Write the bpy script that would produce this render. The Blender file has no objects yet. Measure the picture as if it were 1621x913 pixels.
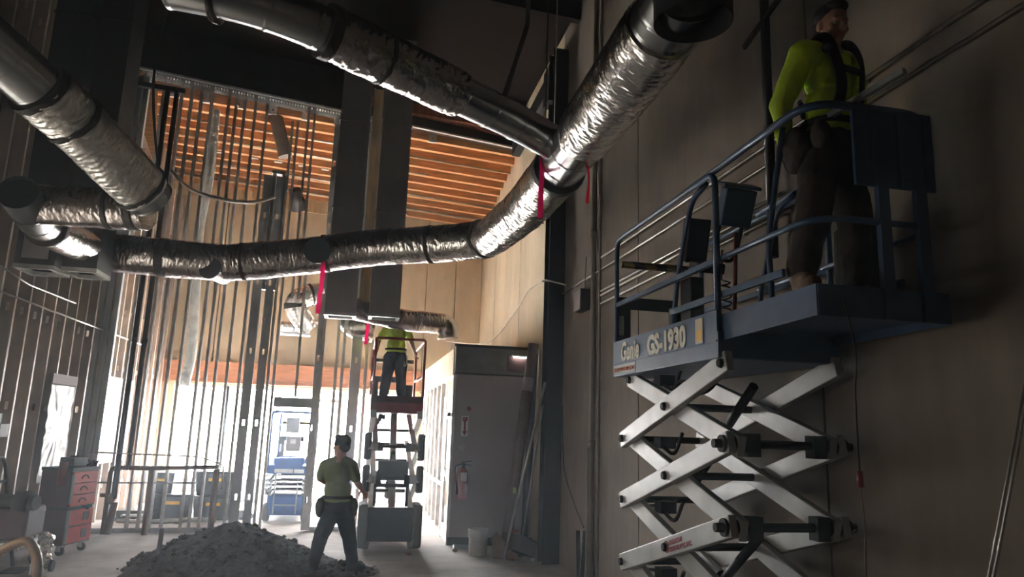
import bpy, bmesh, math, random
from mathutils import Vector, Matrix, noise, Quaternion
random.seed(7)
scene = bpy.context.scene
COL = scene.collection
V = Vector
PI = math.pi

# ------------------------------------------------------------------ camera
W, H, F = 1621, 913, 1146.0
CX, CY = 810.5, 456.5
up_c = V((1005 - CX, -5400 - CY, F)).normalized()
d_c = V((560 - CX, 671 - CY, F))
d_c = (d_c - up_c * d_c.dot(up_c)).normalized()
x_c = d_c.cross(up_c)
CAM = V((0, 0, 1.8))

def ray(px, py):
    c = V((px - CX, py - CY, F))
    return V((x_c.dot(c), d_c.dot(c), up_c.dot(c)))
def atY(px, py, Y):
    r = ray(px, py); return CAM + r * (Y / r.y)
def atX(px, py, X):
    r = ray(px, py); return CAM + r * (X / r.x)
def atZ(px, py, Z):
    r = ray(px, py); return CAM + r * ((Z - CAM.z) / r.z)

cam_data = bpy.data.cameras.new('camera')
cam = bpy.data.objects.new('camera', cam_data)
COL.objects.link(cam)
M = Matrix.Identity(4)
for i in range(3):
    M[i][0] = (x_c, d_c, up_c)[i][0]
    M[i][1] = -(x_c, d_c, up_c)[i][1]
    M[i][2] = -(x_c, d_c, up_c)[i][2]
    M[i][3] = CAM[i]
cam.matrix_world = M
cam_data.sensor_width = 36
cam_data.lens = F / W * 36
cam_data.clip_start = 0.05
scene.camera = cam

# ------------------------------------------------------------------ materials
MATS = {}
def mat(name, col, rough=0.6, metal=0.0, var=0.12, scale=6.0, bump=0.0, bscale=40.0, col2=None, stretch=(1, 1, 1), detail=4, alpha=1.0, spec=None):
    if name in MATS: return MATS[name]
    m = bpy.data.materials.new(name); m.use_nodes = True
    nt = m.node_tree; N = nt.nodes; L = nt.links
    b = N['Principled BSDF']
    tc = N.new('ShaderNodeTexCoord'); mp = N.new('ShaderNodeMapping')
    mp.inputs['Scale'].default_value = stretch
    L.new(tc.outputs['Object'], mp.inputs['Vector'])
    n = N.new('ShaderNodeTexNoise'); n.inputs['Scale'].default_value = scale; n.inputs['Detail'].default_value = detail
    L.new(mp.outputs['Vector'], n.inputs['Vector'])
    r = N.new('ShaderNodeValToRGB')
    c2 = col2 if col2 else tuple(max(0, c * (1 - var * 2)) for c in col)
    c1 = col if col2 else tuple(min(1, c * (1 + var)) for c in col)
    r.color_ramp.elements[0].color = (*c2, 1); r.color_ramp.elements[1].color = (*c1, 1)
    r.color_ramp.elements[0].position = 0.3; r.color_ramp.elements[1].position = 0.7
    L.new(n.outputs['Fac'], r.inputs['Fac']); L.new(r.outputs['Color'], b.inputs['Base Color'])
    b.inputs['Roughness'].default_value = rough; b.inputs['Metallic'].default_value = metal
    if spec is not None: b.inputs['Specular IOR Level'].default_value = spec
    if bump:
        n2 = N.new('ShaderNodeTexNoise'); n2.inputs['Scale'].default_value = bscale; n2.inputs['Detail'].default_value = 3
        L.new(mp.outputs['Vector'], n2.inputs['Vector'])
        bp = N.new('ShaderNodeBump'); bp.inputs['Strength'].default_value = bump; bp.inputs['Distance'].default_value = 0.02
        L.new(n2.outputs['Fac'], bp.inputs['Height']); L.new(bp.outputs['Normal'], b.inputs['Normal'])
    MATS[name] = m
    return m
def emit(name, col, s):
    m = bpy.data.materials.new(name); m.use_nodes = True
    b = m.node_tree.nodes['Principled BSDF']
    b.inputs['Base Color'].default_value = (*col, 1)
    b.inputs['Emission Color'].default_value = (*col, 1); b.inputs['Emission Strength'].default_value = s
    return m

galv = mat('galvanized_steel', (0.70, 0.70, 0.69), 0.45, 0.30, 0.10, 9, 0.05, 60)
leftstud = mat('stud_steel_brown_reflections', (0.62, 0.52, 0.45), 0.5, 0.1, 0.12, 2)  # brown reflections of the room are painted into the steel colour
bluestud = mat('blue_grey_steel', (0.55, 0.61, 0.67), 0.42, 0.15, 0.1, 3)
galvd = mat('weathered_galvanized', (0.40, 0.43, 0.46), 0.45, 0.5, 0.15, 5)
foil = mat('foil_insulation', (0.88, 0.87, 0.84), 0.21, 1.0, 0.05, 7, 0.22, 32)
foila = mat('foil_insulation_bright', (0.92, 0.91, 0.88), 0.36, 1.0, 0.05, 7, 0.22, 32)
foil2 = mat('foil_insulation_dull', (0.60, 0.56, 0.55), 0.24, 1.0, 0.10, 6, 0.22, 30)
ductm = mat('duct_sheet_metal', (0.55, 0.57, 0.59), 0.25, 1.0, 0.08, 4, 0.03, 20)
ductin = mat('duct_inside', (0.04, 0.04, 0.045), 0.6, 0.3)
bandm = mat('dark_duct_tape', (0.055, 0.05, 0.048), 0.55, 0.2)
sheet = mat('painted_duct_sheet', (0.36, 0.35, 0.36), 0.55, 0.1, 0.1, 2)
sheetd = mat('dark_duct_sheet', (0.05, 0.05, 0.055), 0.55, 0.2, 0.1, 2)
sheetin = mat('duct_flange_metal', (0.55, 0.55, 0.54), 0.45, 0.6)
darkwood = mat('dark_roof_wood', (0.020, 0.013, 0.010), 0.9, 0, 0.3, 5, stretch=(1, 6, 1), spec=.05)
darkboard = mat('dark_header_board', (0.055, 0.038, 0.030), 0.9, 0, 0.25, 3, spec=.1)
joistm = mat('roof_joist_wood', (0.80, 0.42, 0.19), 0.75, 0, 0.18, 7, 0.1, 40, stretch=(0.5, 6, 6))
deckm = mat('roof_deck_wood', (0.36, 0.13, 0.07), 0.8, 0, 0.25, 3, stretch=(5, 0.6, 1))
beamw = mat('glulam_beam_wood', (0.66, 0.30, 0.16), 0.7, 0, 0.15, 5, stretch=(0.4, 4, 6))
plyw = mat('raw_plywood', (0.58, 0.43, 0.25), 0.8, 0, 0.15, 4, stretch=(4, 4, 0.5))
steelblk = mat('dark_steel_column', (0.022, 0.019, 0.020), 0.6, 0.3)
blackp = mat('black_pipe', (0.012, 0.012, 0.014), 0.5, 0.2)
blackr = mat('black_rubber', (0.018, 0.018, 0.018), 0.75)
conduit = mat('galvanized_conduit', (0.62, 0.61, 0.58), 0.35, 0.8)
pvc = mat('painted_pipe', (0.30, 0.27, 0.23), 0.55, 0, 0.12, 4)
whitecable = mat('white_cable', (0.75, 0.72, 0.66), 0.5)
blue = mat('lift_blue_paint', (0.050, 0.105, 0.215), 0.42, 0.1, 0.15, 5, 0.04, 50)
blueb = mat('lift_bright_blue', (0.045, 0.14, 0.42), 0.4, 0.1)
liftgray = mat('lift_arm_paint', (0.50, 0.50, 0.48), 0.42, 0.1, 0.1, 5, 0.03, 50)
liftred = mat('lift_red_paint', (0.30, 0.025, 0.025), 0.45, 0.1)
redm = mat('tool_chest_red', (0.75, 0.06, 0.07), 0.35, 0)
dredm = mat('tool_chest_dark_red', (0.10, 0.018, 0.026), 0.5, 0)
def translucent(name, col, fac=.6):
    m = mat(name, col, .5, 0, .03); nt = m.node_tree; t = nt.nodes.new('ShaderNodeBsdfTranslucent'); t.inputs['Color'].default_value = (*col, 1)
    mx = nt.nodes.new('ShaderNodeMixShader'); mx.inputs[0].default_value = fac; o = nt.nodes['Material Output']
    nt.links.new(nt.nodes['Principled BSDF'].outputs[0], mx.inputs[1]); nt.links.new(t.outputs[0], mx.inputs[2]); nt.links.new(mx.outputs[0], o.inputs['Surface']); return m
pink = translucent('pink_flagging', (1.0, 0.04, 0.36))
redrib = translucent('red_flagging', (.85, 0.03, 0.09))
whitep = mat('white_plastic', (0.75, 0.75, 0.72), 0.45)
offw = mat('storefront_white_frame', (0.78, 0.78, 0.76), 0.4, 0.3)
whitewall = mat('partition_paint', (0.40, 0.345, 0.35), 0.8, 0, 0.05, 1.5)
vinyl = mat('clear_plastic_sheet', (0.27, 0.27, 0.235), 0.4, 0, 0.05, 3)
cardboard = mat('cardboard', (0.34, 0.20, 0.12), 0.85, 0, 0.1, 6)
carpetroll = mat('brown_roll', (0.16, 0.095, 0.085), 0.8, 0, 0.15, 6)
dirt = mat('dirt', (0.062, 0.040, 0.032), 0.95, 0, 0.35, 14, 0.8, 30)
totem = mat('black_tote', (0.02, 0.022, 0.028), 0.45)
yellow = mat('yellow_label', (0.85, 0.50, 0.05), 0.5)
skin = mat('skin', (0.50, 0.27, 0.18), 0.5, 0, 0.06, 8)
hairm = mat('black_hair', (0.012, 0.009, 0.008), 0.6, 0, 0.3, 60, 0.6, 120)
hivis = mat('hi_vis_yellow', (0.62, 0.86, 0.03), 0.75, 0, 0.06, 6, 0.15, 30)
denim = mat('dark_denim', (0.022, 0.030, 0.055), 0.85, 0, 0.2, 9, 0.2, 60)
workpants = mat('brown_work_trousers', (0.060, 0.045, 0.037), 0.85, 0, 0.35, 7, 0.2, 50)
boot = mat('dusty_tan_boots', (0.30, 0.20, 0.13), 0.8, 0, 0.3, 12)
harness = mat('black_webbing', (0.012, 0.012, 0.013), 0.75)
reflect = mat('reflective_stripe', (0.7, 0.7, 0.68), 0.3, 0.4)

def transp(name, col, fac, rough=0.1):
    m = bpy.data.materials.new(name); m.use_nodes = True
    nt = m.node_tree; N = nt.nodes
    for n in list(N): N.remove(n)
    o = N.new('ShaderNodeOutputMaterial'); mx = N.new('ShaderNodeMixShader')
    t = N.new('ShaderNodeBsdfTransparent'); g = N.new('ShaderNodeBsdfGlossy')
    g.inputs['Roughness'].default_value = rough; g.inputs['Color'].default_value = (*col, 1)
    mx.inputs['Fac'].default_value = fac
    nt.links.new(t.outputs[0], mx.inputs[1]); nt.links.new(g.outputs[0], mx.inputs[2]); nt.links.new(mx.outputs[0], o.inputs[0])
    return m
tinted = transp('tinted_fill_pane', (0.5, 0.5, 0.5), 0.1, 0.2); tinted.node_tree.nodes['Transparent BSDF'].inputs['Color'].default_value = (.175, .167, .155, 1)  # tint dims the sky light through the added side opening
glass = transp('window_glass', (0.9, 0.95, 1), 0.06, 0.03)
tubem = transp('clear_tube', (0.8, 0.8, 0.85), 0.45, 0.2)

def concrete(name, c1, c2, streak=True):
    m = bpy.data.materials.new(name); m.use_nodes = True
    nt = m.node_tree; N = nt.nodes; L = nt.links; b = N['Principled BSDF']
    tc = N.new('ShaderNodeTexCoord')
    def nz(sc, st, det=5):
        mp = N.new('ShaderNodeMapping'); mp.inputs['Scale'].default_value = st
        L.new(tc.outputs['Object'], mp.inputs['Vector'])
        n = N.new('ShaderNodeTexNoise'); n.inputs['Scale'].default_value = sc; n.inputs['Detail'].default_value = det
        L.new(mp.outputs['Vector'], n.inputs['Vector']); return n
    a = nz(1.1, (1, 1, 0.18) if streak else (1, 1, 1)); c = nz(9, (1, 1, 0.25) if streak else (1, 1, 1)); e = nz(2.2, (1, 1, 1))
    ad = N.new('ShaderNodeMath'); ad.operation = 'MULTIPLY_ADD'; ad.inputs[1].default_value = 0.35
    L.new(c.outputs['Fac'], ad.inputs[0]); L.new(a.outputs['Fac'], ad.inputs[2])
    ad2 = N.new('ShaderNodeMath'); ad2.operation = 'MULTIPLY_ADD'; ad2.inputs[1].default_value = 0.3
    L.new(e.outputs['Fac'], ad2.inputs[0]); L.new(ad.outputs[0], ad2.inputs[2])
    r = N.new('ShaderNodeValToRGB'); r.color_ramp.elements[0].position = 0.62; r.color_ramp.elements[1].position = 1.0
    r.color_ramp.elements[0].color = (*c2, 1); r.color_ramp.elements[1].color = (*c1, 1)
    L.new(ad2.outputs[0], r.inputs['Fac']); L.new(r.outputs['Color'], b.inputs['Base Color'])
    b.inputs['Roughness'].default_value = 0.85
    bp = N.new('ShaderNodeBump'); bp.inputs['Strength'].default_value = 0.25; bp.inputs['Distance'].default_value = 0.01
    L.new(c.outputs['Fac'], bp.inputs['Height']); L.new(bp.outputs['Normal'], b.inputs['Normal'])
    return m
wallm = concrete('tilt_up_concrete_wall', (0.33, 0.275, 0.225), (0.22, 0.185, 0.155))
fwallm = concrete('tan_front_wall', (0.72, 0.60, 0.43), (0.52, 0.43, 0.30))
lwallm = concrete('brown_left_wall', (0.30, 0.235, 0.185), (0.22, 0.175, 0.14))
floorm = concrete('dusty_concrete_floor', (0.58, 0.54, 0.50), (0.34, 0.31, 0.28), False)
groundm = concrete('exterior_pavement', (0.75, 0.74, 0.72), (0.6, 0.6, 0.58), False)

# ------------------------------------------------------------------ mesh helpers
def nb(): return bmesh.new()
def box(bm, c, s, R=None):
    c = V(c); hx, hy, hz = s[0] / 2, s[1] / 2, s[2] / 2
    vs = []
    for x in (-hx, hx):
        for y in (-hy, hy):
            for z_ in (-hz, hz):
                p = V((x, y, z_))
                if R is not None: p = R @ p
                vs.append(bm.verts.new(c + p))
    for f in ((0, 1, 3, 2), (4, 6, 7, 5), (0, 4, 5, 1), (2, 3, 7, 6), (0, 2, 6, 4), (1, 5, 7, 3)):
        bm.faces.new([vs[i] for i in f])
    return bm
def b2(bm, p0, p1):
    p0 = V(p0); p1 = V(p1); return box(bm, (p0 + p1) / 2, [abs(p1[i] - p0[i]) for i in range(3)])
def frame_of(d, up=V((0, 0, 1))):
    d = d.normalized()
    if abs(d.dot(up)) > 0.98: up = V((0, 1, 0)) if abs(d.y) < 0.9 else V((1, 0, 0))
    s = d.cross(up).normalized(); u = s.cross(d).normalized()
    return s, u, d
def bar(bm, p, q, w, h, up=V((0, 0, 1)), ext=0.0):
    p = V(p); q = V(q); s, u, d = frame_of(q - p, V(up))
    R = Matrix((s, u, d)).transposed()
    return box(bm, (p + q) / 2, (w, h, (q - p).length + ext), R)
def cyl(bm, p, q, r, r2=None, seg=16, caps=True, smooth=True):
    p = V(p); q = V(q); r2 = r if r2 is None else r2
    s, u, d = frame_of(q - p)
    A = []; B = []
    for i in range(seg):
        a = 2 * PI * i / seg; o = s * math.cos(a) + u * math.sin(a)
        A.append(bm.verts.new(p + o * r)); B.append(bm.verts.new(q + o * r2))
    for i in range(seg):
        f = bm.faces.new((A[i], A[(i + 1) % seg], B[(i + 1) % seg], B[i])); f.smooth = smooth
    if caps: bm.faces.new(A[::-1]); bm.faces.new(B)
    return bm
def rounded(pts, rad, n=6):
    pts = [V(p) for p in pts]; out = [pts[0]]
    for i in range(1, len(pts) - 1):
        a, b, c = pts[i - 1], pts[i], pts[i + 1]
        r = min(rad, (a - b).length * 0.49, (c - b).length * 0.49)
        p = b + (a - b).normalized() * r; q = b + (c - b).normalized() * r
        for k in range(n + 1):
            t = k / n; out.append(p * (1 - t) ** 2 + b * 2 * t * (1 - t) + q * t * t)
    out.append(pts[-1]); return out
def smooth_path(pts, n=8, closed=False):
    pts = [V(p) for p in pts]; out = []
    P = [pts[0] * 2 - pts[1]] + pts + [pts[-1] * 2 - pts[-2]]
    for i in range(1, len(P) - 2):
        for k in range(n):
            t = k / n; a, b, c, d = P[i - 1], P[i], P[i + 1], P[i + 2]
            out.append(0.5 * ((2 * b) + (c - a) * t + (2 * a - 5 * b + 4 * c - d) * t * t + (3 * b - a - 3 * c + d) * t ** 3))
    out.append(pts[-1]); return out
def resample(pts, step):
    pts = [V(p) for p in pts]; out = [pts[0]]
    for a, b in zip(pts, pts[1:]):
        n = max(1, round((b - a).length / step))
        for k in range(1, n + 1): out.append(a.lerp(b, k / n))
    return out
def tube(bm, pts, r, seg=10, caps=True, rf=None, smooth=True, disp=None):
    pts = [V(p) for p in pts]
    n = len(pts); rings = []
    s, u, d = frame_of(pts[1] - pts[0]); L = 0
    for i, p in enumerate(pts):
        t = (pts[min(i + 1, n - 1)] - pts[max(i - 1, 0)])
        if t.length < 1e-7: t = d
        t = t.normalized()
        q = d.rotation_difference(t); s = (q @ s).normalized(); u = t.cross(s).normalized(); d = t
        if i: L += (p - pts[i - 1]).length
        rr = rf(L) if rf else r
        ring = []
        for k in range(seg):
            a = 2 * PI * k / seg; o = s * math.cos(a) + u * math.sin(a)
            R_ = rr + (disp(p + o * rr, L, a) if disp else 0)
            ring.append(bm.verts.new(p + o * R_))
        rings.append(ring)
    for A, B in zip(rings, rings[1:]):
        for k in range(seg):
            f = bm.faces.new((A[k], A[(k + 1) % seg], B[(k + 1) % seg], B[k])); f.smooth = smooth
    if caps: bm.faces.new(rings[0][::-1]); bm.faces.new(rings[-1])
    return bm
def plate(bm, o, ux, uy, w, h, t, holes=()):
    """plate of thickness t spanned by ux (w) and uy (h) from corner o, with rectangular holes (x0,x1,y0,y1)"""
    o = V(o); ux = V(ux); uy = V(uy); nn = ux.cross(uy).normalized()
    xs = sorted({0, w} | {a for hh in holes for a in hh[:2]}); ys = sorted({0, h} | {a for hh in holes for a in hh[2:]})
    def inhole(x, y): return any(a < x < b and c < y < d for a, b, c, d in holes)
    cache = {}
    def v(x, y, k):
        if (x, y, k) not in cache: cache[(x, y, k)] = bm.verts.new(o + ux * x + uy * y + nn * (t * k))
        return cache[(x, y, k)]
    solid = {}
    for i in range(len(xs) - 1):
        for j in range(len(ys) - 1): solid[i, j] = not inhole((xs[i] + xs[i + 1]) / 2, (ys[j] + ys[j + 1]) / 2)
    for (i, j), s in solid.items():
        if not s: continue
        a, b, c, d = xs[i], xs[i + 1], ys[j], ys[j + 1]
        bm.faces.new((v(a, c, 1), v(b, c, 1), v(b, d, 1), v(a, d, 1)))
        bm.faces.new((v(a, d, 0), v(b, d, 0), v(b, c, 0), v(a, c, 0)))
        for (ni, nj, e) in ((i - 1, j, ((a, d), (a, c))), (i + 1, j, ((b, c), (b, d))), (i, j - 1, ((a, c), (b, c))), (i, j + 1, ((b, d), (a, d)))):
            if not solid.get((ni, nj), False):
                (x0, y0), (x1, y1) = e
                bm.faces.new((v(x0, y0, 0), v(x1, y1, 0), v(x1, y1, 1), v(x0, y0, 1)))
    return bm
def lathe(bm, c, prof, seg=24, axis=V((0, 0, 1))):
    c = V(c); s, u, d = frame_of(axis); rings = []
    for r, z_ in prof:
        rings.append([bm.verts.new(c + d * z_ + (s * math.cos(2 * PI * k / seg) + u * math.sin(2 * PI * k / seg)) * max(r, 1e-4)) for k in range(seg)])
    for A, B in zip(rings, rings[1:]):
        for k in range(seg):
            f = bm.faces.new((A[k], A[(k + 1) % seg], B[(k + 1) % seg], B[k])); f.smooth = True
    bm.faces.new(rings[0][::-1]); bm.faces.new(rings[-1])
    return bm
def prism(bm, poly, n):
    """extrude a planar polygon (list of points) by vector n"""
    n = V(n); A = [bm.verts.new(V(p)) for p in poly]; B = [bm.verts.new(V(p) + n) for p in poly]
    bm.faces.new(A[::-1]); bm.faces.new(B)
    k = len(A)
    for i in range(k): bm.faces.new((A[i], A[(i + 1) % k], B[(i + 1) % k], B[i]))
    return bm

def link(name, bm, m, parent=None, loc=None, bevel=0.0):
    bmesh.ops.recalc_face_normals(bm, faces=bm.faces[:])
    base = V(loc) if loc is not None else (V(parent['_o']) if parent is not None and '_o' in parent.keys() else V((0, 0, 0)))
    if any(abs(c) > 0 for c in base): bmesh.ops.translate(bm, verts=bm.verts[:], vec=-base)
    me = bpy.data.meshes.new(name); bm.to_mesh(me); bm.free()
    if isinstance(m, (list, tuple)):
        for mm in m: me.materials.append(mm)
    else: me.materials.append(m)
    o = bpy.data.objects.new(name, me); COL.objects.link(o)
    if parent is not None:
        o.parent = parent
        o['_o'] = tuple(base)
    else:
        o.location = base; o['_o'] = tuple(base)
    if bevel:
        md = o.modifiers.new('bevel', 'BEVEL'); md.width = bevel; md.segments = 2; md.limit_method = 'ANGLE'; md.angle_limit = 0.9
    return o
def tag(o, label, cat, group=None, kind=None):
    if label: o['label'] = label
    if cat: o['category'] = cat
    if group: o['group'] = group
    if kind: o['kind'] = kind
    return o
def thing(name, label, cat, loc=(0, 0, 0), group=None):
    o = bpy.data.objects.new(name, None); COL.objects.link(o); o.location = loc; o['_o'] = tuple(loc)
    o.empty_display_size = 0.1
    return tag(o, label, cat, group)
def struct(name, bm, m, label=None, parent=None, bevel=0):
    o = link(name, bm, m, parent, bevel=bevel)
    if parent is None:
        o['kind'] = 'structure'
        if label: o['label'] = label; o['category'] = name.split('_')[0]
    return o
def copy_tree(o, parent=None):
    c = o.copy(); COL.objects.link(c)
    if parent is not None: c.parent = parent
    for ch in list(o.children): copy_tree(ch, c)
    return c
ORD = ['first', 'second', 'third', 'fourth', 'fifth', 'sixth', 'seventh', 'eighth', 'ninth', 'tenth', 'eleventh', 'twelfth', 'thirteenth', 'fourteenth', 'fifteenth', 'sixteenth', 'seventeenth', 'eighteenth', 'nineteenth', 'twentieth', 'twenty-first', 'twenty-second', 'twenty-third', 'twenty-fourth', 'twenty-fifth', 'twenty-sixth', 'twenty-seventh', 'twenty-eighth', 'twenty-ninth', 'thirtieth']
def text_mesh(name, s, size, origin, xdir, ydir, m, parent, ext=0.002, shear=0.0, bold=0.0, align='LEFT', sx=1.0):
    cu = bpy.data.curves.new(name, 'FONT'); cu.body = s; cu.size = size; cu.extrude = ext; cu.offset = bold; cu.shear = shear; cu.align_x = align
    cu.resolution_u = 3
    t = bpy.data.objects.new(name, cu); COL.objects.link(t)
    bpy.context.view_layer.update()
    me = bpy.data.meshes.new_from_object(t.evaluated_get(bpy.context.evaluated_depsgraph_get()))
    bpy.data.objects.remove(t); bpy.data.curves.remove(cu)
    xd = V(xdir).normalized(); yd = V(ydir).normalized(); zd = xd.cross(yd)
    base = V(parent['_o'])
    for v in me.vertices:
        v.co = V(origin) + xd * (v.co.x * sx) + yd * v.co.y + zd * v.co.z - base
    me.materials.clear(); me.materials.append(m)
    o = bpy.data.objects.new(name, me); COL.objects.link(o); o.parent = parent; o['_o'] = tuple(base)
    return o
# ------------------------------------------------------------------ room shell
XL, XR, YF, YB = -4.42, 2.92, 17.8, -3.0
def ztop(X): return 7.9 - 0.066 * (X - 2.92)          # near ceiling underside
SP0, SP1 = V((-4.16, 13.04, 0)), V((-0.58, 13.37, 0))
SD = (SP1 - SP0).normalized(); SN = V((SD.y, -SD.x, 0))     # SN faces the camera
def sp(px, py):
    r = ray(px, py); return CAM + r * ((SP0 - CAM).dot(SN) / r.dot(SN))
def spx(X, z=0, off=0):
    t = (X - SP0.x) / SD.x; p = SP0 + SD * t + SN * off; p.z = z; return p
def zhead(X): return 7.87 - (X + 4.15) * 0.0635

bm = nb(); b2(bm, (XL - .3, YB, -.2), (XR + .3, YF, 0)); struct('floor', bm, floorm, 'dusty bare concrete floor of the building shell')
# right wall in tilt-up panels with open joints
yj = [YB, 1.2, 4.15, 7.28, 10.45, 13.3, 15.9, YF + .3]
bm = nb()
b2(bm, (XR + .12, YB, 0), (XR + .35, YF + .3, 9.6))
for a, b in zip(yj[:4], yj[1:5]): b2(bm, (XR, a + .012, 0), (XR + .2, b - .012, 9.6))
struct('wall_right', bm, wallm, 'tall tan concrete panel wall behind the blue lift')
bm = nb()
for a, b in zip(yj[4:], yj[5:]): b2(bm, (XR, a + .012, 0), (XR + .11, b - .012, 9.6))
struct('wall_right_front_bay', bm, fwallm, 'streaked tan side wall of the front bay, beyond the steel column')  # lighter than the near panels: window light put into the colour
SO0, SO1, SOZ = 4.9, 8.3, 2.9     # unseen side opening added in the left wall for extra light
bm = nb(); b2(bm, (XL - .3, YB, 0), (XL, SO0, 9.6)); b2(bm, (XL - .3, SO1, 0), (XL, YF + .3, 9.6)); b2(bm, (XL - .3, SO0, SOZ), (XL, SO1, 9.6)); struct('wall_left', bm, lwallm, 'brown wall behind the row of metal studs')
bm = nb(); b2(bm, (XL - .3, YB - .3, 0), (XR + .3, YB, 9.6)); struct('wall_back', bm, lwallm)
# front wall: above the glazing, knee wall below, opening between
gl0, gl1 = -4.05, 1.35
bm = nb()
pj = [XL, -3.3, -2.1, -0.9, 0.3, 1.52, 2.25, XR]
for a, b in zip(pj, pj[1:]): b2(bm, (a + .012, YF, 2.6), (b - .012, YF + .2, 9.6))
b2(bm, (XL, YF + .1, 2.6), (XR, YF + .3, 9.6))
b2(bm, (XL - .3, YF, 0), (gl0, YF + .3, 2.6)); b2(bm, (gl1 + .05, YF, 0), (XR + .3, YF + .3, 2.6))
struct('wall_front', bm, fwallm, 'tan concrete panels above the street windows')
bm = nb(); b2(bm, (XL + .02, YF - .14, 2.68), (1.5, YF - .005, 3.12)); b2(bm, (XL + .02, YF - .16, 2.64), (1.5, YF - .005, 2.68))
tag(link('timber_beam', bm, beamw), 'orange timber beam running above the street windows', 'beam')
bm = nb()
door0, door1 = -1.75, -0.35
for a, b in ((gl0, door0), (door1, gl1)):
    b2(bm, (a, YF + .02, 0), (b, YF + .22, .46))
    for k in range(7): b2(bm, (a, YF - .005, .02 + k * .064), (b, YF + .03, .07 + k * .064))
struct('trim_1', bm, galvd, 'low ribbed grey knee wall under the street windows')
# glazing: panes and mullions
n = 1
for a, b in ((gl0, -2.9), (-2.9, door0), (door1, .5), (.5, gl1)):
    bm = nb()
    for x in (a, b): b2(bm, (x - .025, YF + .08, .46), (x + .025, YF + .16, 2.6))
    b2(bm, (a + .025, YF + .08, .46), (b - .025, YF + .16, .52)); b2(bm, (a + .025, YF + .08, 2.54), (b - .025, YF + .16, 2.6))
    w = struct('window_%d' % n, bm, offw, 'street window with pale frame, %s from the left' % ORD[n - 1]); n += 1
    bm = nb(); b2(bm, (a + .02, YF + .115, .5), (b - .02, YF + .121, 2.56)); link('pane', bm, glass, w)
bm = nb()
for x in (door0, door1): b2(bm, (x - .04, YF + .02, 0), (x + .04, YF + .2, 2.6))
b2(bm, (door0, YF + .02, 2.3), (door1, YF + .2, 2.38))
struct('door_1', bm, offw, 'open street doorway behind the lowered blue lift')
# exterior
bm = nb(); b2(bm, (-40, YF + .3, -.25), (40, YF + 60, -.05)); o = struct('ground', bm, groundm)
o['kind'] = 'structure'; o['label'] = 'bright pavement outside the windows'; o['category'] = 'ground'
# awning outside
bm = nb()
prism(bm, [atY(243, 622, 19.2), atY(312, 668, 21.0), atY(405, 655, 21.0), atY(405, 622, 19.2)], (0, .05, .06))
tag(link('street_awning', bm, galvd), 'grey slanted awning outside, under the timber beam', 'awning')

# header wall above the stud wall
zt = 9.4
bm = nb()
a0, a1 = spx(XL, 0, 0), spx(XR, 0, 0)
poly = [V((a0.x, a0.y, zhead(a0.x))), V((a1.x, a1.y, zhead(a1.x))), V((a1.x, a1.y, zt)), V((a0.x, a0.y, zt))]
prism(bm, [p + SN * .09 for p in poly], -SN * .18)
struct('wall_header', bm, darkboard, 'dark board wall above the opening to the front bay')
bm = nb()
bar(bm, V((a0.x, a0.y, zhead(a0.x) - .012)) + SN * .09, V((a1.x, a1.y, zhead(a1.x) - .012)) + SN * .09, .06, .034)
tag(link('header_flashing', bm, whitep), 'thin metal edge strip along the dark header, painted white as reflected light', 'flashing')  # white colour stands in for window light reflected by the metal
# slotted track
bm = nb()
x = XL + .15
pA = spx(-4.1, zhead(-4.1) - .12); pB = spx(.5, zhead(.5) - .12)
sl = (pB - pA).normalized()
holes = [(k * .05 + .01, k * .05 + .03, .02, .06) for k in range(90)]
plate(bm, pA + SN * .07, sl, V((0, 0, 1)), (pB - pA).length, .08, .003, holes)
plate(bm, pA - SN * .07, sl, V((0, 0, 1)), (pB - pA).length, .08, .003)
bar(bm, pA + V((0, 0, .08)), pB + V((0, 0, .08)), .14, .004)
tag(link('slotted_top_track', bm, galv), 'slotted metal track holding the tops of the tall studs', 'track')
bm = nb(); q0, q1 = spx(-4.2), spx(-1.60)
for q0, q1 in ((spx(-4.2), spx(-1.55)), (spx(-.62), spx(.35))):
    bar(bm, q0 + V((0, 0, .004)), q1 + V((0, 0, .004)), .15, .006)
    for s in (1, -1): bar(bm, q0 + SN * .075 * s + V((0, 0, .03)), q1 + SN * .075 * s + V((0, 0, .03)), .004, .055)
tag(link('floor_track', bm, galvd), 'metal floor track under the stud wall', 'track')

# ceilings
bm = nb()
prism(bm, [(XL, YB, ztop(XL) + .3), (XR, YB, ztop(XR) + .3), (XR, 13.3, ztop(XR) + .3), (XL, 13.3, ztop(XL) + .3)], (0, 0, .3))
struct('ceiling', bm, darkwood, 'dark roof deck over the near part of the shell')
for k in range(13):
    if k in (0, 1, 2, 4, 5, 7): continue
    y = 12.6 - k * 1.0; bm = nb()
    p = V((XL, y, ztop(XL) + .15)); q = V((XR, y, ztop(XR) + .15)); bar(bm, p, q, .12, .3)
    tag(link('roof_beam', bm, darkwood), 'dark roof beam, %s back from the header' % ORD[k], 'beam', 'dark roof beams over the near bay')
def zj(X, Y): return 7.56 - .13 * (Y - 13.6) - .066 * (X - 0)
bm = nb()
prism(bm, [(XL, 13.3, zj(XL, 13.3) + .23), (XR, 13.3, zj(XR, 13.3) + .23), (XR, YF, zj(XR, YF) + .23), (XL, YF, zj(XL, YF) + .23)], (0, 0, .2))
o = struct('ceiling_front', bm, deckm, 'reddish timber roof deck above the front bay'); o['category'] = 'ceiling'
bm = nb()
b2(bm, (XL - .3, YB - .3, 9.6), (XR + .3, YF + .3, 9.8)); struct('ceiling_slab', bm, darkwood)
nj = 11
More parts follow.
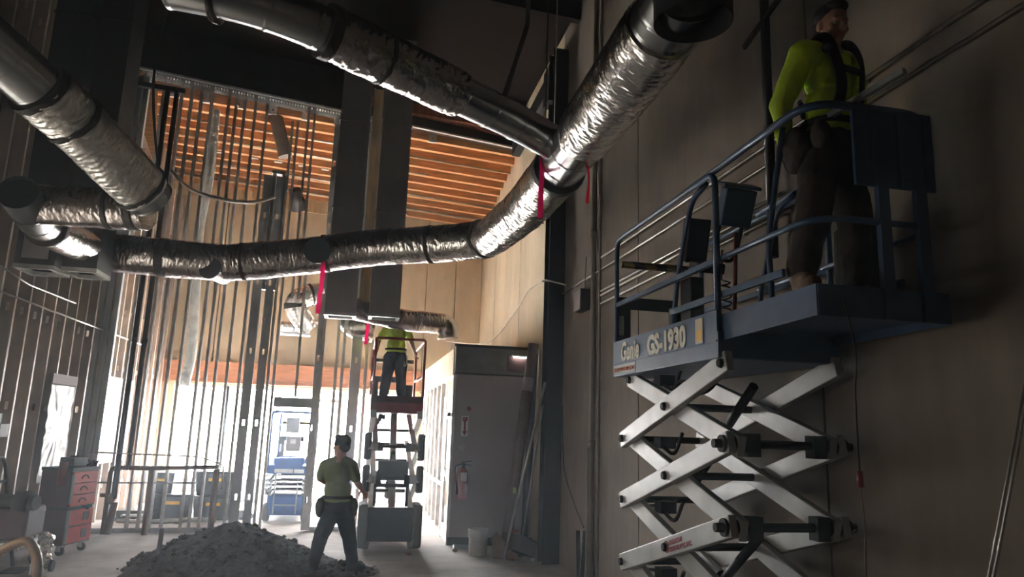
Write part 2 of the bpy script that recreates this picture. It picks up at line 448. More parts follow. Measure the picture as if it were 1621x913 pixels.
for k in range(nj):
    y = 13.85 + k * .38; bm = nb()
    p = V((XL, y, zj(XL, y) + .11)); q = V((XR, y, zj(XR, y) + .11)); bar(bm, p, q, .10, .22)
    tag(link('roof_joist', bm, joistm), 'orange timber roof joist, %s from the dark header' % ORD[k], 'joist', 'orange roof joists over the front bay')
# metal joist hangers, two rows
kk = 0
for row, (y, xs) in enumerate(((13.77, [-3.9 + .62 * i for i in range(9)]), (15.75, [-3.3, -2.6, -2.1, -1.6, -1.1]))):
    for x in xs:
        z = zj(x, y) + .01; bm = nb()
        plate(bm, (x, y, z - .05), (1, 0, -.066), (.0, 0, 1), .16, .22, .004, [(.06, .10, .06, .10)])
        box(bm, (x + .08, y + .03, z - .055), (.16, .06, .004))
        tag(link('joist_hanger', bm, whitep), ('white metal hanger plate under the first joist, %s from the left' if row == 0 else 'white metal hanger plate in the deeper row, %s from the left') % ORD[xs.index(x)], 'bracket', 'joist hangers')
# ceiling pipes in front bay
for k, (y, r) in enumerate(((14.5, .02), (15.2, .02), (16.3, .025), (17.1, .03))):
    bm = nb(); z1 = -.045
    cyl(bm, (XL + .02, y, zj(XL, y) + z1), (XR - .02 if k != 1 else 1.2, y, zj(XR if k != 1 else 1.2, y) + z1), r, seg=8)
    tag(link('sprinkler_pipe', bm, conduit), 'thin pale pipe below the joists, %s from the header' % ORD[k], 'pipe', 'pipes under the roof joists')
bm = nb(); bar(bm, (XL + .02, 16.9, 6.95), (.1, 16.9, 6.7), .03, .3); 
tag(link('ledger_board', bm, plyw), 'pale board under the rear of the joists', 'board')
# orange diagonal plywood at left
bm = nb()
prism(bm, [atY(212, 112, 13.6), atY(250, 128, 13.6), atY(245, 262, 13.6), atY(212, 165, 13.6)], (0, .03, 0))
tag(link('plywood_gusset', bm, joistm), 'orange plywood triangle at the left end of the joists', 'board')

# steel column against right wall
bm = nb()
cx, cy = 2.78, 10.3
for y in (cy - .13, cy + .13): b2(bm, (cx - .11, y - .008, 0), (cx + .13, y + .008, 7.75))
b2(bm, (cx, cy - .13, 0), (cx + .012, cy + .13, 7.75))
tag(link('steel_column', bm, steelblk), 'dark steel H column against the right wall', 'column')
bm = nb()
bar(bm, (2.8, 10.3, 7.45), (2.8, 13.5, 7.35), .16, .3); b2(bm, (2.62, 10.25, 6.9), (2.9, 10.6, 7.5))
tag(link('column_cap', bm, steelblk), 'dark steel bracket block near the top of the column', 'bracket')

# ------------------------------------------------------------------ studs
def stud_mesh(h, web=.15, fl=.04, t=.003, hole0=.45, step=1.22, flip=1, lead=0):
    """C stud, web in local XZ plane at y=0, flanges along +y*flip; origin at base, x from -web/2 to web/2"""
    bm = nb(); hs = []
    z = hole0
    while z < h - .3:
        hs.append((web / 2 - .019, web / 2 + .019, z, z + .1)); z += step
    plate(bm, (-web / 2, 0, 0), (1, 0, 0), (0, 0, 1), web, h, t, hs)
    for x in (-web / 2, web / 2):
        b2(bm, (x - t / 2, min(0, fl * flip), 0), (x + t / 2, max(0, fl * flip), h))
        xi = x - math.copysign(.012, x)
        b2(bm, (min(x, xi), fl * flip - t / 2, 0), (max(x, xi), fl * flip + t / 2, h))
    return bm
# left wall studs: webs perpendicular to wall -> web along world X
y = 1.95; i = 0; ys = []
while y < 12.95: ys.append(y); y += .406
y = 13.45
while y < 17.6: ys.append(y); y += .406
ys_near = [q for q in ys if q < 13 and not (SO0 < q < SO1)]; ys_far = [q for q in ys if q > 13]
m0 = None
for lst, far in ((ys_near[::-1], False), (ys_far, True)):
    for k, y in enumerate(lst):
        if m0 is None:
            o = link('metal_stud', stud_mesh(7.95 if 1 else 0, hole0=.63), leftstud); m0 = o
        else:
            o = m0.copy(); COL.objects.link(o)
        o.location = (XL + .082, y, 0)
        if far: tag(o, 'grey metal stud on the left wall beyond the stud partition, %s behind it' % ORD[k], 'stud', 'left wall studs in the front bay'); o.scale.z = .86
        else: tag(o, 'grey metal stud on the left wall, %s in front of the partition' % ORD[k], 'stud', 'left wall studs')
# pipes through left studs
def lpipe(px0, py0, px1, py1, X, r, m, label, name='wall_conduit', cat='conduit', grp=None):
    bm = nb(); p = atX(px0, py0, X); q = atX(px1, py1, X); q.z = p.z = (p.z + q.z) / 2
    cyl(bm, p, q, r, seg=8); return tag(link(name, bm, m), label, cat, grp)
lpipe(0, 462, 225, 545, -4.13, .014, conduit, 'long thin bright conduit running along the left wall studs')
bm = nb(); tube(bm, rounded([atX(0, 420, -4.2), atX(45, 450, -4.2), atX(120, 480, -4.2)], .1), .012, 6)
tag(link('wall_conduit', bm, conduit), 'short bright conduit above the long one on the left wall', 'conduit')
# partition studs, listed by where they stand along the stud wall: (x at mid height, top z or None, web width)
P = [160, 172, 205, 236, 253, 270, 288, 317, 330, 345, 363, 383]
srot = math.atan2(SD.y, SD.x)
def pstud(X, z0, z1, label, web=.15, rot=PI / 2, hole0=.45, grp='tall studs of the partition', flip=1, off=0):
    bm = stud_mesh(z1 - z0, web, hole0=hole0, flip=flip)
    o = link('metal_stud', bm, galv); o.location = spx(X, z0, off); o.rotation_euler.z = srot + rot
    return tag(o, label, 'stud', grp)
for k, px in enumerate(P):
    X = sp(px, 537).x
    pstud(X, .01, zhead(X) - .06, 'tall shiny metal stud of the partition left of the doorway, %s from the left wall' % ORD[k], flip=-1)
# door post group
for k, (px, zt_, rot, web) in enumerate(((399, 6.2, 0, .15), (419, 6.2, 0, .13), (432, 7.3, PI / 2, .15), (441, 7.3, PI / 2, .15))):
    X = sp(px, 537).x
    o = pstud(X, .01, zt_, 'metal stud of the wide post left of the doorway, %s from its left edge' % ORD[k], rot=rot, web=web, off=.06 if rot == 0 else 0, hole0=.5, grp='studs of the wide door post')
    o.data.materials[0] = bluestud if rot == 0 else galv
for px in (458, 468): 
    X = sp(px, 537).x; pstud(X, 4.0, zhead(X) - .06, 'upper metal stud above the wide door post, %s' % ('left one' if px == 458 else 'right one'), grp='upper studs')
# door opening: head + right jamb
XA, XB = sp(433, 640).x, sp(503, 640).x
bm = nb(); q0 = spx(XA, 2.14); q1 = spx(XB, 2.14)
plate(bm, q0 + SN * .076 - V((0, 0, .07)), SD, V((0, 0, 1)), (q1 - q0).length, .16, .003, [((q1 - q0).length / 2 - .03, (q1 - q0).length / 2 + .05, .06, .1)])
plate(bm, q0 - SN * .076 - V((0, 0, .07)), SD, V((0, 0, 1)), (q1 - q0).length, .16, .003)
bar(bm, q0 - V((0, 0, .07)), q1 - V((0, 0, .07)), .15, .003); bar(bm, q0 + V((0, 0, .09)), q1 + V((0, 0, .09)), .15, .003)
o = struct('door_2', bm, bluestud, 'metal stud door header spanning the doorway in the partition')
for k, (px, w, rot) in enumerate(((506, .1, 0), (514, .15, PI / 2))):
    X = sp(px, 537).x; pstud(X, .01, zhead(X) - .06, 'metal stud forming the right side of the doorway, %s one' % ('left' if k == 0 else 'right'), web=w, rot=rot, grp='right door jamb studs')
X = sp(477, 537).x; pstud(X, 2.25, 4.9, 'short metal stud standing above the doorway header', grp='stud above doorway')
for k, px in enumerate((537, 547, 584)):
    X = sp(px, 537).x; pstud(X, .01, zhead(X) - .06, 'metal stud right of the doorway, %s from it' % ORD[k], grp='studs right of the doorway')
X = sp(566, 537).x; o = pstud(X, .01, zhead(X) - .06, 'wide metal stud with oval punch-outs facing the room, right of the doorway', web=.18, rot=0, grp='wide stud right of the doorway'); o.data.materials[0] = bluestud
# dark frame posts near top of partition centre
bm = nb()
for px in (433, 448): X = sp(px, 300).x; b2(bm, spx(X, 4.1) - V((.03, .05, 0)), spx(X, 6.25) + V((.03, .05, 0)))
bar(bm, spx(sp(430, 285).x, 6.28), spx(sp(451, 285).x, 6.28), .12, .06)
tag(link('framed_chase', bm, galvd), 'narrow framed metal box above the wide door post', 'frame')
# corner cluster
bm = nb()
for k, (x, y_) in enumerate(((-4.19, 12.93), (-4.08, 12.97), (-3.98, 12.99))):
    b2(bm, (x - .035, y_ - .05, .01), (x + .035, y_ + .04, 7.7))
tag(link('corner_post', bm, bluestud), 'bluish built-up metal corner post where partition meets left wall', 'post')

# ------------------------------------------------------------------ vertical rectangular ducts
def rduct(x0, x1, y0, d, z0, label, inset=False, cm=None):
    T = thing('rectangular_duct', label, 'duct', ((x0 + x1) / 2, y0 + d / 2, z0), 'four hanging rectangular ducts')
    bm = nb(); ztp = ztop(x0) + .2; t = .004
    b2(bm, (x0, y0, z0 + .05), (x1, y0 + t, ztp)); b2(bm, (x0, y0 + d - t, z0 + .05), (x1, y0 + d, ztp))
    b2(bm, (x0, y0 + t, z0 + .05), (x0 + t, y0 + d - t, ztp)); b2(bm, (x1 - t, y0 + t, z0 + .05), (x1, y0 + d - t, ztp))
    link('duct_casing', bm, cm or sheet, T)
    bm = nb()
    bm.free()
    for zz in (5.2, 6.7):
        bm = nb(); b2(bm, (x0 - .012, y0 - .012, zz), (x1 + .012, y0 + d + .012, zz + .03)); link('joint_band', bm, cm or sheet, T)
    if inset:
        bm = nb(); b2(bm, (x0 + .07, y0 - .006, z0 + .12), (x1 - .07, y0 - .001, z0 + .56)); link('front_panel', bm, sheet, T)
    bm = nb(); w = .05
    b2(bm, (x0 - .006, y0 - .006, z0), (x1 + .006, y0 + w, z0 + .05)); b2(bm, (x0 - .006, y0 + d - w, z0), (x1 + .006, y0 + d + .006, z0 + .05))
    b2(bm, (x0 - .006, y0 + w, z0), (x0 + w, y0 + d - w, z0 + .05)); b2(bm, (x1 - w, y0 + w, z0), (x1 + .006, y0 + d - w, z0 + .05))
    link('duct_flange', bm, sheetin, T)
    bm = nb(); b2(bm, (x0 + .01, y0 + .01, z0 + .3), (x1 - .01, y0 + d - .01, z0 + .31)); link('duct_dark_plug', bm, ductin, T)  # dark plate across the opening stands in for the shaded inside
    return T
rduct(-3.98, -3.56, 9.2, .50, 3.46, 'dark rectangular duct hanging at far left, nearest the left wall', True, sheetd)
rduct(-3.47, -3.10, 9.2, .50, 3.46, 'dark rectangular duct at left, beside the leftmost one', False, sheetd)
rduct(-.57, -.09, 11.5, .42, 3.47, 'dark rectangular duct hanging mid room, left one of the right pair', False)
rduct(.11, .59, 11.5, .42, 3.49, 'dark rectangular duct hanging mid room, right one of the right pair')
# plywood / stud strip between the right pair
bm = nb(); x0 = -.08; b2(bm, (-.06, 12.1, 3.6), (.10, 12.14, 7.6)); b2(bm, (-.06, 12.06, 3.6), (-.045, 12.1, 7.6)); b2(bm, (.085, 12.06, 3.6), (.10, 12.1, 7.6))
tag(link('timber_strip', bm, plyw), 'lit timber strip showing between the two mid room ducts', 'board')
# ------------------------------------------------------------------ round ducts
def cum(pts):
    L = [0]
    for a, b in zip(pts, pts[1:]): L.append(L[-1] + (b - a).length)
    return L
def cut(pts, s0, s1):
    L = cum(pts); out = []
    def at(s):
        for i in range(len(pts) - 1):
            if L[i] <= s <= L[i + 1] + 1e-9:
                return pts[i].lerp(pts[i + 1], (s - L[i]) / max(1e-9, L[i + 1] - L[i]))
        return pts[-1].copy()
    out = [at(s0)] + [p for p, l in zip(pts, L) if s0 + .004 < l < s1 - .004] + [at(s1)]
    return out
def wrinkle(amp, fl=11, fa=2.0, seed=0, sag=0.0):
    def f(p, L, a):
        ca, sa = math.cos(a), math.sin(a)
        sw = .12 * noise.noise(V((ca * 1.5, sa * 1.5, L * 2 + seed)))
        r1 = 1 - 2.2 * abs(noise.noise(V(((L + sw) * 26, ca * 2.2 + seed, sa * 2.2))))
        r2 = 1 - 2.2 * abs(noise.noise(V(((L - sw) * 48 + 7, ca * 4.0, sa * 4.0 + seed))))
        g = noise.noise(V((L * 5, ca * 1.3, sa * 1.3 + seed)))
        return amp * (r1 * .75 + r2 * .34 + g * .8)
    return f
def wrinkle_old(amp, fl=11, fa=2.0, seed=0, sag=0.0):
    def f(p, L, a):
        v = noise.noise(V((L * fl, math.cos(a) * fa + seed, math.sin(a) * fa)))
        w = noise.noise(V((L * fl * .35 + a * .8, math.cos(a) * 1.2, math.sin(a) * 1.2 + seed + 9)))
        r1 = 1 - abs(noise.noise(V((L * fl * 1.6 + 3 * math.cos(a), seed + 5, math.sin(a) * 2.6)))) * 2
        return amp * (v * .8 + w * 1.1 + r1 * .5)
    return f
def duct(label, pts, r, sections, group='round ducts under the roof', seed=0, rad=.25, amp=.010, bands=(), name='round_duct', seg=72, fm=None, fl=11):
    path = resample(rounded(pts, rad, 8), .0105)
    T = thing(name, label, 'duct', path[0], group)
    tot = cum(path)[-1]
    for s0, s1, kind in sections:
        s1 = min(s1, tot) if s1 > 0 else tot
        sub = cut(path, s0, s1); bm = nb()
        if kind.startswith('foil'):
            tube(bm, sub, r + .022, seg, disp=wrinkle(amp, fl=fl, seed=seed), rf=None)
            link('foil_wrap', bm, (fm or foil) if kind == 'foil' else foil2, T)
        elif kind == 'metal':
            ln = cum(sub)[-1]
            def rf(L): 
                return r + (.006 if (L % .30) < .012 or L > ln - .02 else 0)
            tube(bm, sub, r, 40, rf=rf, caps=False)
            link('sheet_metal_section', bm, ductm, T)
        elif kind == 'open':
            tube(bm, sub, r, 40, caps=False); tube(bm, sub, r - .006, 40, caps=False)
            link('open_end', bm, [sheetd], T)  # dark colour imitates shade on the sheet metal of the mouth
        elif kind == 'black':
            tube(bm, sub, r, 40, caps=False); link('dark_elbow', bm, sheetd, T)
            e = sub[-1]; dd = (sub[-1] - sub[-2]).normalized(); bm = nb(); cyl(bm, e - dd * .06, e - dd * .055, r - .004, seg=40); link('duct_dark_plug', bm, ductin, T)  # dark disc across the mouth stands in for shade within
    for s, w in bands:
        sub = cut(path, s, min(tot, s + w)); bm = nb()
        sd = seed + s
        tube(bm, resample(sub, .02) if len(sub) < 3 else sub, r + .031, seg, disp=wrinkle(amp * 1.1, fl=fl, seed=seed), caps=True)
        link('tape_band', bm, bandm, T)
    return T, path

# right hand run: from the open elbow over the lift, along the wall, then across the room
_c = atZ(1097, 36, 4.04)
RA = [_c, _c + V((0, 0, .30)), V((1.68, _c.y + .35, 4.27)), V((1.66, 4.35, 4.2)), V((1.70, 6.05, 4.2)), V((1.66, 7.4, 4.17)), V((1.50, 8.75, 4.16)), V((.95, 9.2, 4.16)), V((.0, 9.62, 4.13)), V((-.78, 9.75, 3.98)), V((-1.75, 9.85, 3.83)), V((-2.25, 9.85, 3.83)), V((-3.13, 9.9, 3.86))]
path0 = resample(rounded(RA, .25, 8), .0105); L0 = cum(path0)
def s_at(x=None, y=None):
    best = min(range(len(path0)), key=lambda i: (abs(path0[i].y - y) if x is None else abs(path0[i].x - x)) + (100 if (x is not None and path0[i].y < 8) else 0) + (100 if (x is None and path0[i].x < 1.3) else 0)); return L0[best]
sy = lambda y: s_at(y=y); sx_ = lambda x: s_at(x=x)
duct('long foil wrapped duct running above the lift then across the room', RA, .215,
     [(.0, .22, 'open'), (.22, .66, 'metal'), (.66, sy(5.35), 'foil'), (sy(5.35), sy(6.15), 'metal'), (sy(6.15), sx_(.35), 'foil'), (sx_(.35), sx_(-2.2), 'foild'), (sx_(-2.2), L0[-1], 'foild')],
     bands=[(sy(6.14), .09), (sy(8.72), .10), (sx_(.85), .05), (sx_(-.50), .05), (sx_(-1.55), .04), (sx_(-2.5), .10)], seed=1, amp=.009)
# branch duct E from upper left meeting the run
EA = [V((-1.32, 4.48, 4.48)), V((-.86, 4.42, 4.42)), V((-.45, 4.55, 4.38)), V((.50, 5.12, 4.33)), V((1.12, 5.48, 4.30)), V((1.56, 5.80, 4.27))]
le = cum([V(p) for p in EA])
duct('dark metal and foil duct slanting from top centre to meet the long duct', EA, .150,
     [(0, 1.0, 'metal'), (1.0, 2.12, 'foild'), (2.12, le[-1], 'metal')], bands=[(.97, .07), (.28, .03), (1.42, .03)], seed=3, amp=.012, rad=.5)
# left big duct A
AA = [V((-2.95, 5.05, 4.50)), V((-2.72, 5.62, 4.38)), V((-2.45, 6.15, 4.20)), V((-1.99, 7.03, 3.80))]
la = cum(AA)
duct('big bright foil wrapped duct slanting down at upper left', AA, .205,
     [(0, .95, 'metal'), (.95, la[-1] - .12, 'foil'), (la[-1] - .16, la[-1], 'metal')], bands=[(.92, .07), (1.28, .05), (la[-1] - .19, .04)], seed=5, fm=foila, amp=.013, rad=1.0, fl=9)
bm = nb(); e = AA[-1]; dd = (AA[-1] - AA[-2]).normalized(); cyl(bm, e - dd * .01, e + dd * .004, .207, seg=40)
tag(link('duct_end_cap', bm, ductm), 'round sheet metal cap closing the big left duct', 'duct cap')
BA = [V((-2.06, 7.22, 3.74)), V((-2.5, 7.3, 3.74)), V((-3.02, 7.30, 3.73))]
duct('dark wrapped duct stub between the big left duct and the black open elbow', BA, .165, [(0, -1, 'foild')], bands=[(.32, .05), (.08, .08)], seed=8, amp=.006, rad=.3)
CA = [V((-3.08, 6.98, 3.74)), V((-3.10, 7.35, 3.66)), V((-3.16, 7.75, 3.64)), V((-3.28, 9.22, 3.78))]
TA = CA[::-1]
T, pth = duct('short duct with black open end at left, bending away to the hanging duct', TA, .165,
     [(0, 1.35, 'foil'), (1.35, 1.95, 'metal'), (1.9, -1, 'black')], bands=[(1.31, .06)], seed=9, amp=.008, rad=.3)
# two round taps on the cross run
for k, (px, py, Y, r, lab) in enumerate(((332, 424, 9.75, .135, 'small dark capped round tap on the cross run, left one'), (502, 396, 9.55, .165, 'larger dark capped round tap on the cross run, right one'))):
    c = atY(px, py, Y - .12); bk = c + V((.02 if k else .12, .36, .0)); T = thing('duct_tap', lab, 'duct tap', c, 'capped duct taps')
    bm = nb(); tube(bm, [bk, bk.lerp(c, .5), c], r, 36, caps=False, rf=lambda L: r); link('tap_collar', bm, ductm, T)
    dd = (c - bk).normalized(); bm = nb(); cyl(bm, c - dd * .01, c + dd * .012, r + .006, seg=36); link('tap_cap', bm, sheetd, T)
# ducts beyond the partition
duct('small bent duct with white foil elbow beyond the partition, above the doorway', [atY(540, 470, 14.1), atY(500, 462, 14.1), atY(460, 478, 13.9), atY(490, 520, 14.1)], .20 * .85,
     [(0, 1.0, 'foild'), (1.0, -1, 'foil')], bands=[(.55, .05), (.95, .05)], seed=11, amp=.012, rad=.25, seg=40, group='ducts beyond the partition')
duct('short white foil stub beyond the partition, lower of the left pair', [atY(445, 519, 14.6), atY(492, 522, 14.6)], .11, [(0, -1, 'foil')], seed=12, amp=.008, rad=.2, seg=32, group='ducts beyond the partition')
duct('short foil duct bend showing below the mid room ducts', [atY(585, 430, 13.9), atY(578, 470, 13.8), atY(548, 505, 13.6), atY(560, 520, 13.5), atY(592, 526, 13.5)], .155, [(0, .5, 'foild'), (.5, -1, 'foil')], bands=[(.62, .05), (.95, .05)], seed=13, amp=.010, rad=.2, seg=40, group='ducts beyond the partition')
duct('slender foil duct above the worker on the red lift, ending in a down elbow', [atY(555, 487, 11.9), atY(640, 507, 12.2), atY(700, 512, 12.4), atY(709, 519, 12.4), atY(710, 536, 12.4)], .15, [(0, 1.2, 'foild'), (1.2, -1, 'foild')], seed=14, amp=.010, rad=.2, seg=40, group='ducts beyond the partition')

# hangers, ribbons
def strap(name, pts, w, t, m, label, cat, grp=None):
    bm = nb()
    for a, b in zip(pts, pts[1:]): bar(bm, a, b, w, t, up=V((0, 1, 0)), ext=.002)
    return tag(link(name, bm, m), label, cat, grp)
def ribbon(name, pts, w, m, label, tw=0.6, seed=0, cat='ribbon'):
    pts = smooth_path(pts, 8); bm = nb(); prev = None; t = .002
    for i, p in enumerate(pts):
        a = math.sin(i * .23 + seed) * tw; dx = V((math.cos(a), math.sin(a), 0)) * w / 2; dn = V((-math.sin(a), math.cos(a), 0)) * t
        cur = [bm.verts.new(q) for q in (p - dx, p + dx, p + dx + dn, p - dx + dn)]
        if prev:
            for k in range(4): f = bm.faces.new((prev[k], prev[(k + 1) % 4], cur[(k + 1) % 4], cur[k])); f.smooth = False
        else: bm.faces.new(cur[::-1])
        prev = cur
    bm.faces.new(prev)
    return tag(link(name, bm, m), label, cat)
ribbon('pink_ribbon', [atY(857, 232, 6.0), atY(858, 270, 6.0), atY(856, 310, 6.0), atY(855, 345, 6.0)], .048, pink, 'wide bright pink ribbon hanging from the long duct at its junction', .3)
ribbon('red_ribbon', [atY(932, 215, 5.6), atY(930, 250, 5.6), atY(932, 285, 5.6), atY(929, 322, 5.6)], .026, redrib, 'narrow twisted red ribbon hanging right of the duct junction', 1.3, 1)
ribbon('pink_ribbon', [atY(512, 412, 9.5), atY(510, 440, 9.5), atY(506, 470, 9.5), atY(503, 496, 9.5)], .06, pink, 'pink ribbon hanging from the capped tap in mid room', .5, 2)
ribbon('pink_ribbon', [atY(583, 508, 12.8), atY(581, 525, 12.8), atY(579, 545, 12.8)], .06, pink, 'short pink ribbon by the head of the worker on the red lift', .5, 3)
strap('hanger_strap', [V((1.0, 5.35, 4.45)), atY(835, 40, 5.6) , V((atY(838, 0, 5.6).x, 5.6, 7.9))], .04, .003, galvd, 'flat metal hanger strap above the slanting dark duct', 'strap')
for k, (px, py, Y) in enumerate(((866, 90, 8.6), (879, 140, 7.0))):
    p = atY(px, py, Y); bm = nb(); cyl(bm, V((p.x, Y, 4.38)), V((p.x, Y, 8.22)), .008, seg=6)
    tag(link('threaded_rod', bm, conduit if k else blackp), 'thin hanging rod above the long duct, %s one' % ('farther' if k == 0 else 'nearer'), 'rod')
# black vertical pipes hanging before the partition
for k, (t, b) in enumerate(((266, 205), (281, 221))):
    X = atY(b, 600, 12.75).x; z0 = .55 if k == 0 else 1.0
    bm = nb(); cyl(bm, (X, 12.75, z0), (X, 12.75, 7.45), .042, seg=12)
    cyl(bm, (X, 12.75, 3.0), (X, 12.75, 3.08), .05, seg=12)
    tag(link('black_drain_pipe', bm, blackp), 'tall black pipe in front of the partition, %s of two' % ('left' if k == 0 else 'right'), 'pipe')
bm = nb(); bar(bm, (-4.38, 12.75, 7.48), (-3.3, 12.75, 7.42), .07, .09); tag(link('black_pipe_support', bm, blackp), 'black bar holding the tops of the tall black pipes', 'bar')
bm = nb(); tube(bm, smooth_path([atY(268, 0, 9.8), atY(246, 100, 10), atY(243, 170, 10.2), atY(248, 240, 10.4), atY(252, 262, 10.5)], 8), .018, 8)
tag(link('black_cable', bm, blackr), 'black cable hanging left of the tall black pipes', 'cable')
# ribbed white flexible duct
bm = nb(); pts = resample(smooth_path([(-2.96, 13.62, 7.5), (-2.93, 13.62, 6.3), (-2.99, 13.62, 5.2), (-2.93, 13.62, 4.0), (-2.88, 13.62, 3.0), (-2.93, 13.62, 2.38)], 8), .02)
tube(bm, pts, .085, 20, rf=lambda L: .085 + .008 * math.sin(L * 2 * PI / .05))
tag(link('flexible_duct', bm, whitep), 'white ribbed flexible duct hanging behind the partition studs', 'duct')
# brown duct near joists
bm = nb(); cyl(bm, atY(428, 150, 13.9), atY(452, 248, 13.95), .13, seg=24)
tag(link('brown_vent_pipe', bm, mat('brown_vent', (.20, .15, .12), .5, .3)), 'brown round vent pipe slanting below the first joists', 'pipe')
bm = nb(); cyl(bm, atY(466, 300, 16.0), atY(474, 330, 16.3), .13, .18, seg=20)
tag(link('dark_vent_boot', bm, steelblk), 'dark cone vent hanging near the rear joists', 'vent')
# clear curved tube
bm = nb(); tube(bm, smooth_path([atY(270, 268, 12.3), atY(300, 298, 12.3), atY(350, 315, 12.3), atY(400, 320, 12.3), atY(436, 311, 12.3)], 10), .028, 10)
tag(link('clear_hose', bm, galv), 'thin curved silvery hose sagging across the partition studs', 'hose')

# ------------------------------------------------------------------ right wall fixtures
Xw = 2.87
def vpipe(px, py, z0, z1, r, m, label, X=Xw, name='wall_conduit', cat='conduit', coup=()):
    p = atX(px, py, X); T = thing(name, label, cat, (X, p.y, z0)); bm = nb(); cyl(bm, (X, p.y, z0), (X, p.y, z1), r, seg=14); link('pipe', bm, m, T)
    for z in coup: bm = nb(); cyl(bm, (X, p.y, z), (X, p.y, z + .09), r + .008, seg=14); link('coupling', bm, m, T)
    return T
vpipe(938, 600, 0, 7.9, .035, pvc, 'tall painted pipe on the right wall, thicker of the pair', coup=(1.62, .55, 4.3))
vpipe(948, 600, 0, 7.9, .018, pvc, 'tall painted pipe on the right wall, thinner of the pair')
vpipe(931, 800, 0, 1.62, .03, pvc, 'short painted pipe stub left of the tall pair on the right wall', X=2.84)
vpipe(1217, 200, 3.05, 7.9, .035, blackp, 'tall black pipe on the right wall behind the worker on the blue lift', X=2.80, name='black_wall_pipe', cat='pipe')
bm = nb(); p = atX(1205, 45, 2.78); bar(bm, p + V((0, .25, -.02)), p + V((0, -.35, .12)), .025, .04)
tag(link('pipe_clamp', bm, steelblk), 'black clamp arm high on the black wall pipe', 'clamp')
hc = [((875, 445), (945, 411), None), ((945, 415), (1621, -40), 3.0)]
def hpipe(p0, p1, label, r=.013, X=2.88, ends=None):
    a = atX(*p0, X); b = atX(*p1, X); z = (a.z + b.z) / 2; bm = nb()
    cyl(bm, (X, a.y, z), (X, b.y, z), r, seg=8)
    for t in (.15, .5, .85):
        yy = a.y + (b.y - a.y) * t; box(bm, (X + .005, yy, z), (.03, .03, .045))
    return tag(link('wall_conduit', bm, conduit), label, 'conduit', 'thin horizontal conduits on the right wall')
hpipe((950, 410), (1555, -3), 'thin horizontal conduit on the right wall, topmost')
hpipe((875, 470), (1621, 22), 'thin horizontal conduit on the right wall, second from the top', X=2.885)
hpipe((950, 457), (1240, 312), 'thin horizontal conduit ending behind the black pipe, highest of the lower three')
hpipe((950, 462), (1245, 323), 'thin horizontal conduit ending behind the black pipe, middle of the lower three')
hpipe((950, 478), (1250, 338), 'thin horizontal conduit ending behind the black pipe, lowest of the lower three')
T = thing('electrical_box', 'grey electrical box on the right wall beside the tall pipes', 'electrical box', (2.84, 9.05, 3.52)); bm = nb(); b2(bm, (2.79, 8.95, 3.38), (2.91, 9.25, 3.66)); link('box_body', bm, steelblk, T, bevel=.004)
bm = nb(); b2(bm, (2.782, 8.96, 3.39), (2.79, 9.24, 3.65)); link('box_cover', bm, sheet, T)
bm = nb(); tube(bm, smooth_path([(2.86, 9.0, 3.66), (2.87, 9.02, 3.85), (2.87, 8.98, 4.1)], 6), .005, 6); tag(link('thin_wire', bm, blackr), 'thin wire rising from the grey electrical box', 'wire')
bm = nb(); tube(bm, smooth_path([atX(642, 512, 2.85) if False else V((1.9, 17.7, 3.9)), V((2.84, 16.3, 3.75)), V((2.87, 13.6, 4.0)), V((2.87, 12.3, 4.25)), V((2.87, 11.1, 4.2)), V((2.87, 10.5, 4.08)), V((2.62, 10.3, 4.0)), V((2.6, 10.1, 3.98)), V((2.87, 9.95, 3.9))], 10), .012, 6)
tag(link('white_swag_cable', bm, whitecable), 'white cable looping along the far right wall to the column', 'cable')
bm = nb(); tube(bm, smooth_path([atX(890, 640, 2.9), atX(893, 740, 2.9), atX(910, 800, 2.9), atX(924, 835, 2.9)], 8), .006, 6)
tag(link('thin_wire', bm, blackr), 'thin dark wire drooping down the right wall near the column', 'wire')
for k, (x0, x1) in enumerate(((915, 919), (926, 922))):
    bm = nb(); a = atX(x0, 840, 2.84); b = V((2.78, atX(x1, 905, 2.8).y, .02)); bar(bm, a, b, .05, .03)
    tag(link('dark_board', bm, blackr), 'short dark board leaning at the foot of the painted pipes, %s one' % ('left' if k == 0 else 'right'), 'board')
# lift cord with red plug, leaning rods lower right
T = thing('extension_cord', 'dark cord hanging from the lift deck with a red plug', 'cord', atY(1352, 470, 2.86))
bm = nb(); pts = smooth_path([V((2.14, 2.86, 2.44)), atY(1355, 560, 2.86), atY(1354, 620, 2.86), atY(1358, 700, 2.86), atY(1361, 745, 2.86)], 10); tube(bm, pts, .004, 6); link('cord', bm, blackr, T)
e = pts[-1]; bm = nb(); cyl(bm, e, e - V((0, 0, .07)), .012, .016, seg=12); link('plug', bm, liftred, T)
bm = nb(); tube(bm, smooth_path([e - V((0, 0, .07)), e - V((-.01, 0, .25)), e - V((0, 0, .45)), e - V((.01, 0, .9))], 8), .003, 6); link('thin_lead', bm, mat('tan_lead', (.3, .2, .12), .6), T)
for k, (a, b) in enumerate((((1632, 560), (1565, 913)), ((1640, 560), (1573, 913)))):
    p = atX(*a, 2.78); q = atX(*b, 2.78); d_ = (q - p); q2 = p + d_ * ((p.z - .01) / -d_.z); bm = nb(); cyl(bm, p + (p - q2) * .2, q2, .007, seg=8)
    tag(link('leaning_rod', bm, conduit), 'thin bright rod leaning at lower right, %s of two' % ('left' if k == 0 else 'right'), 'rod')

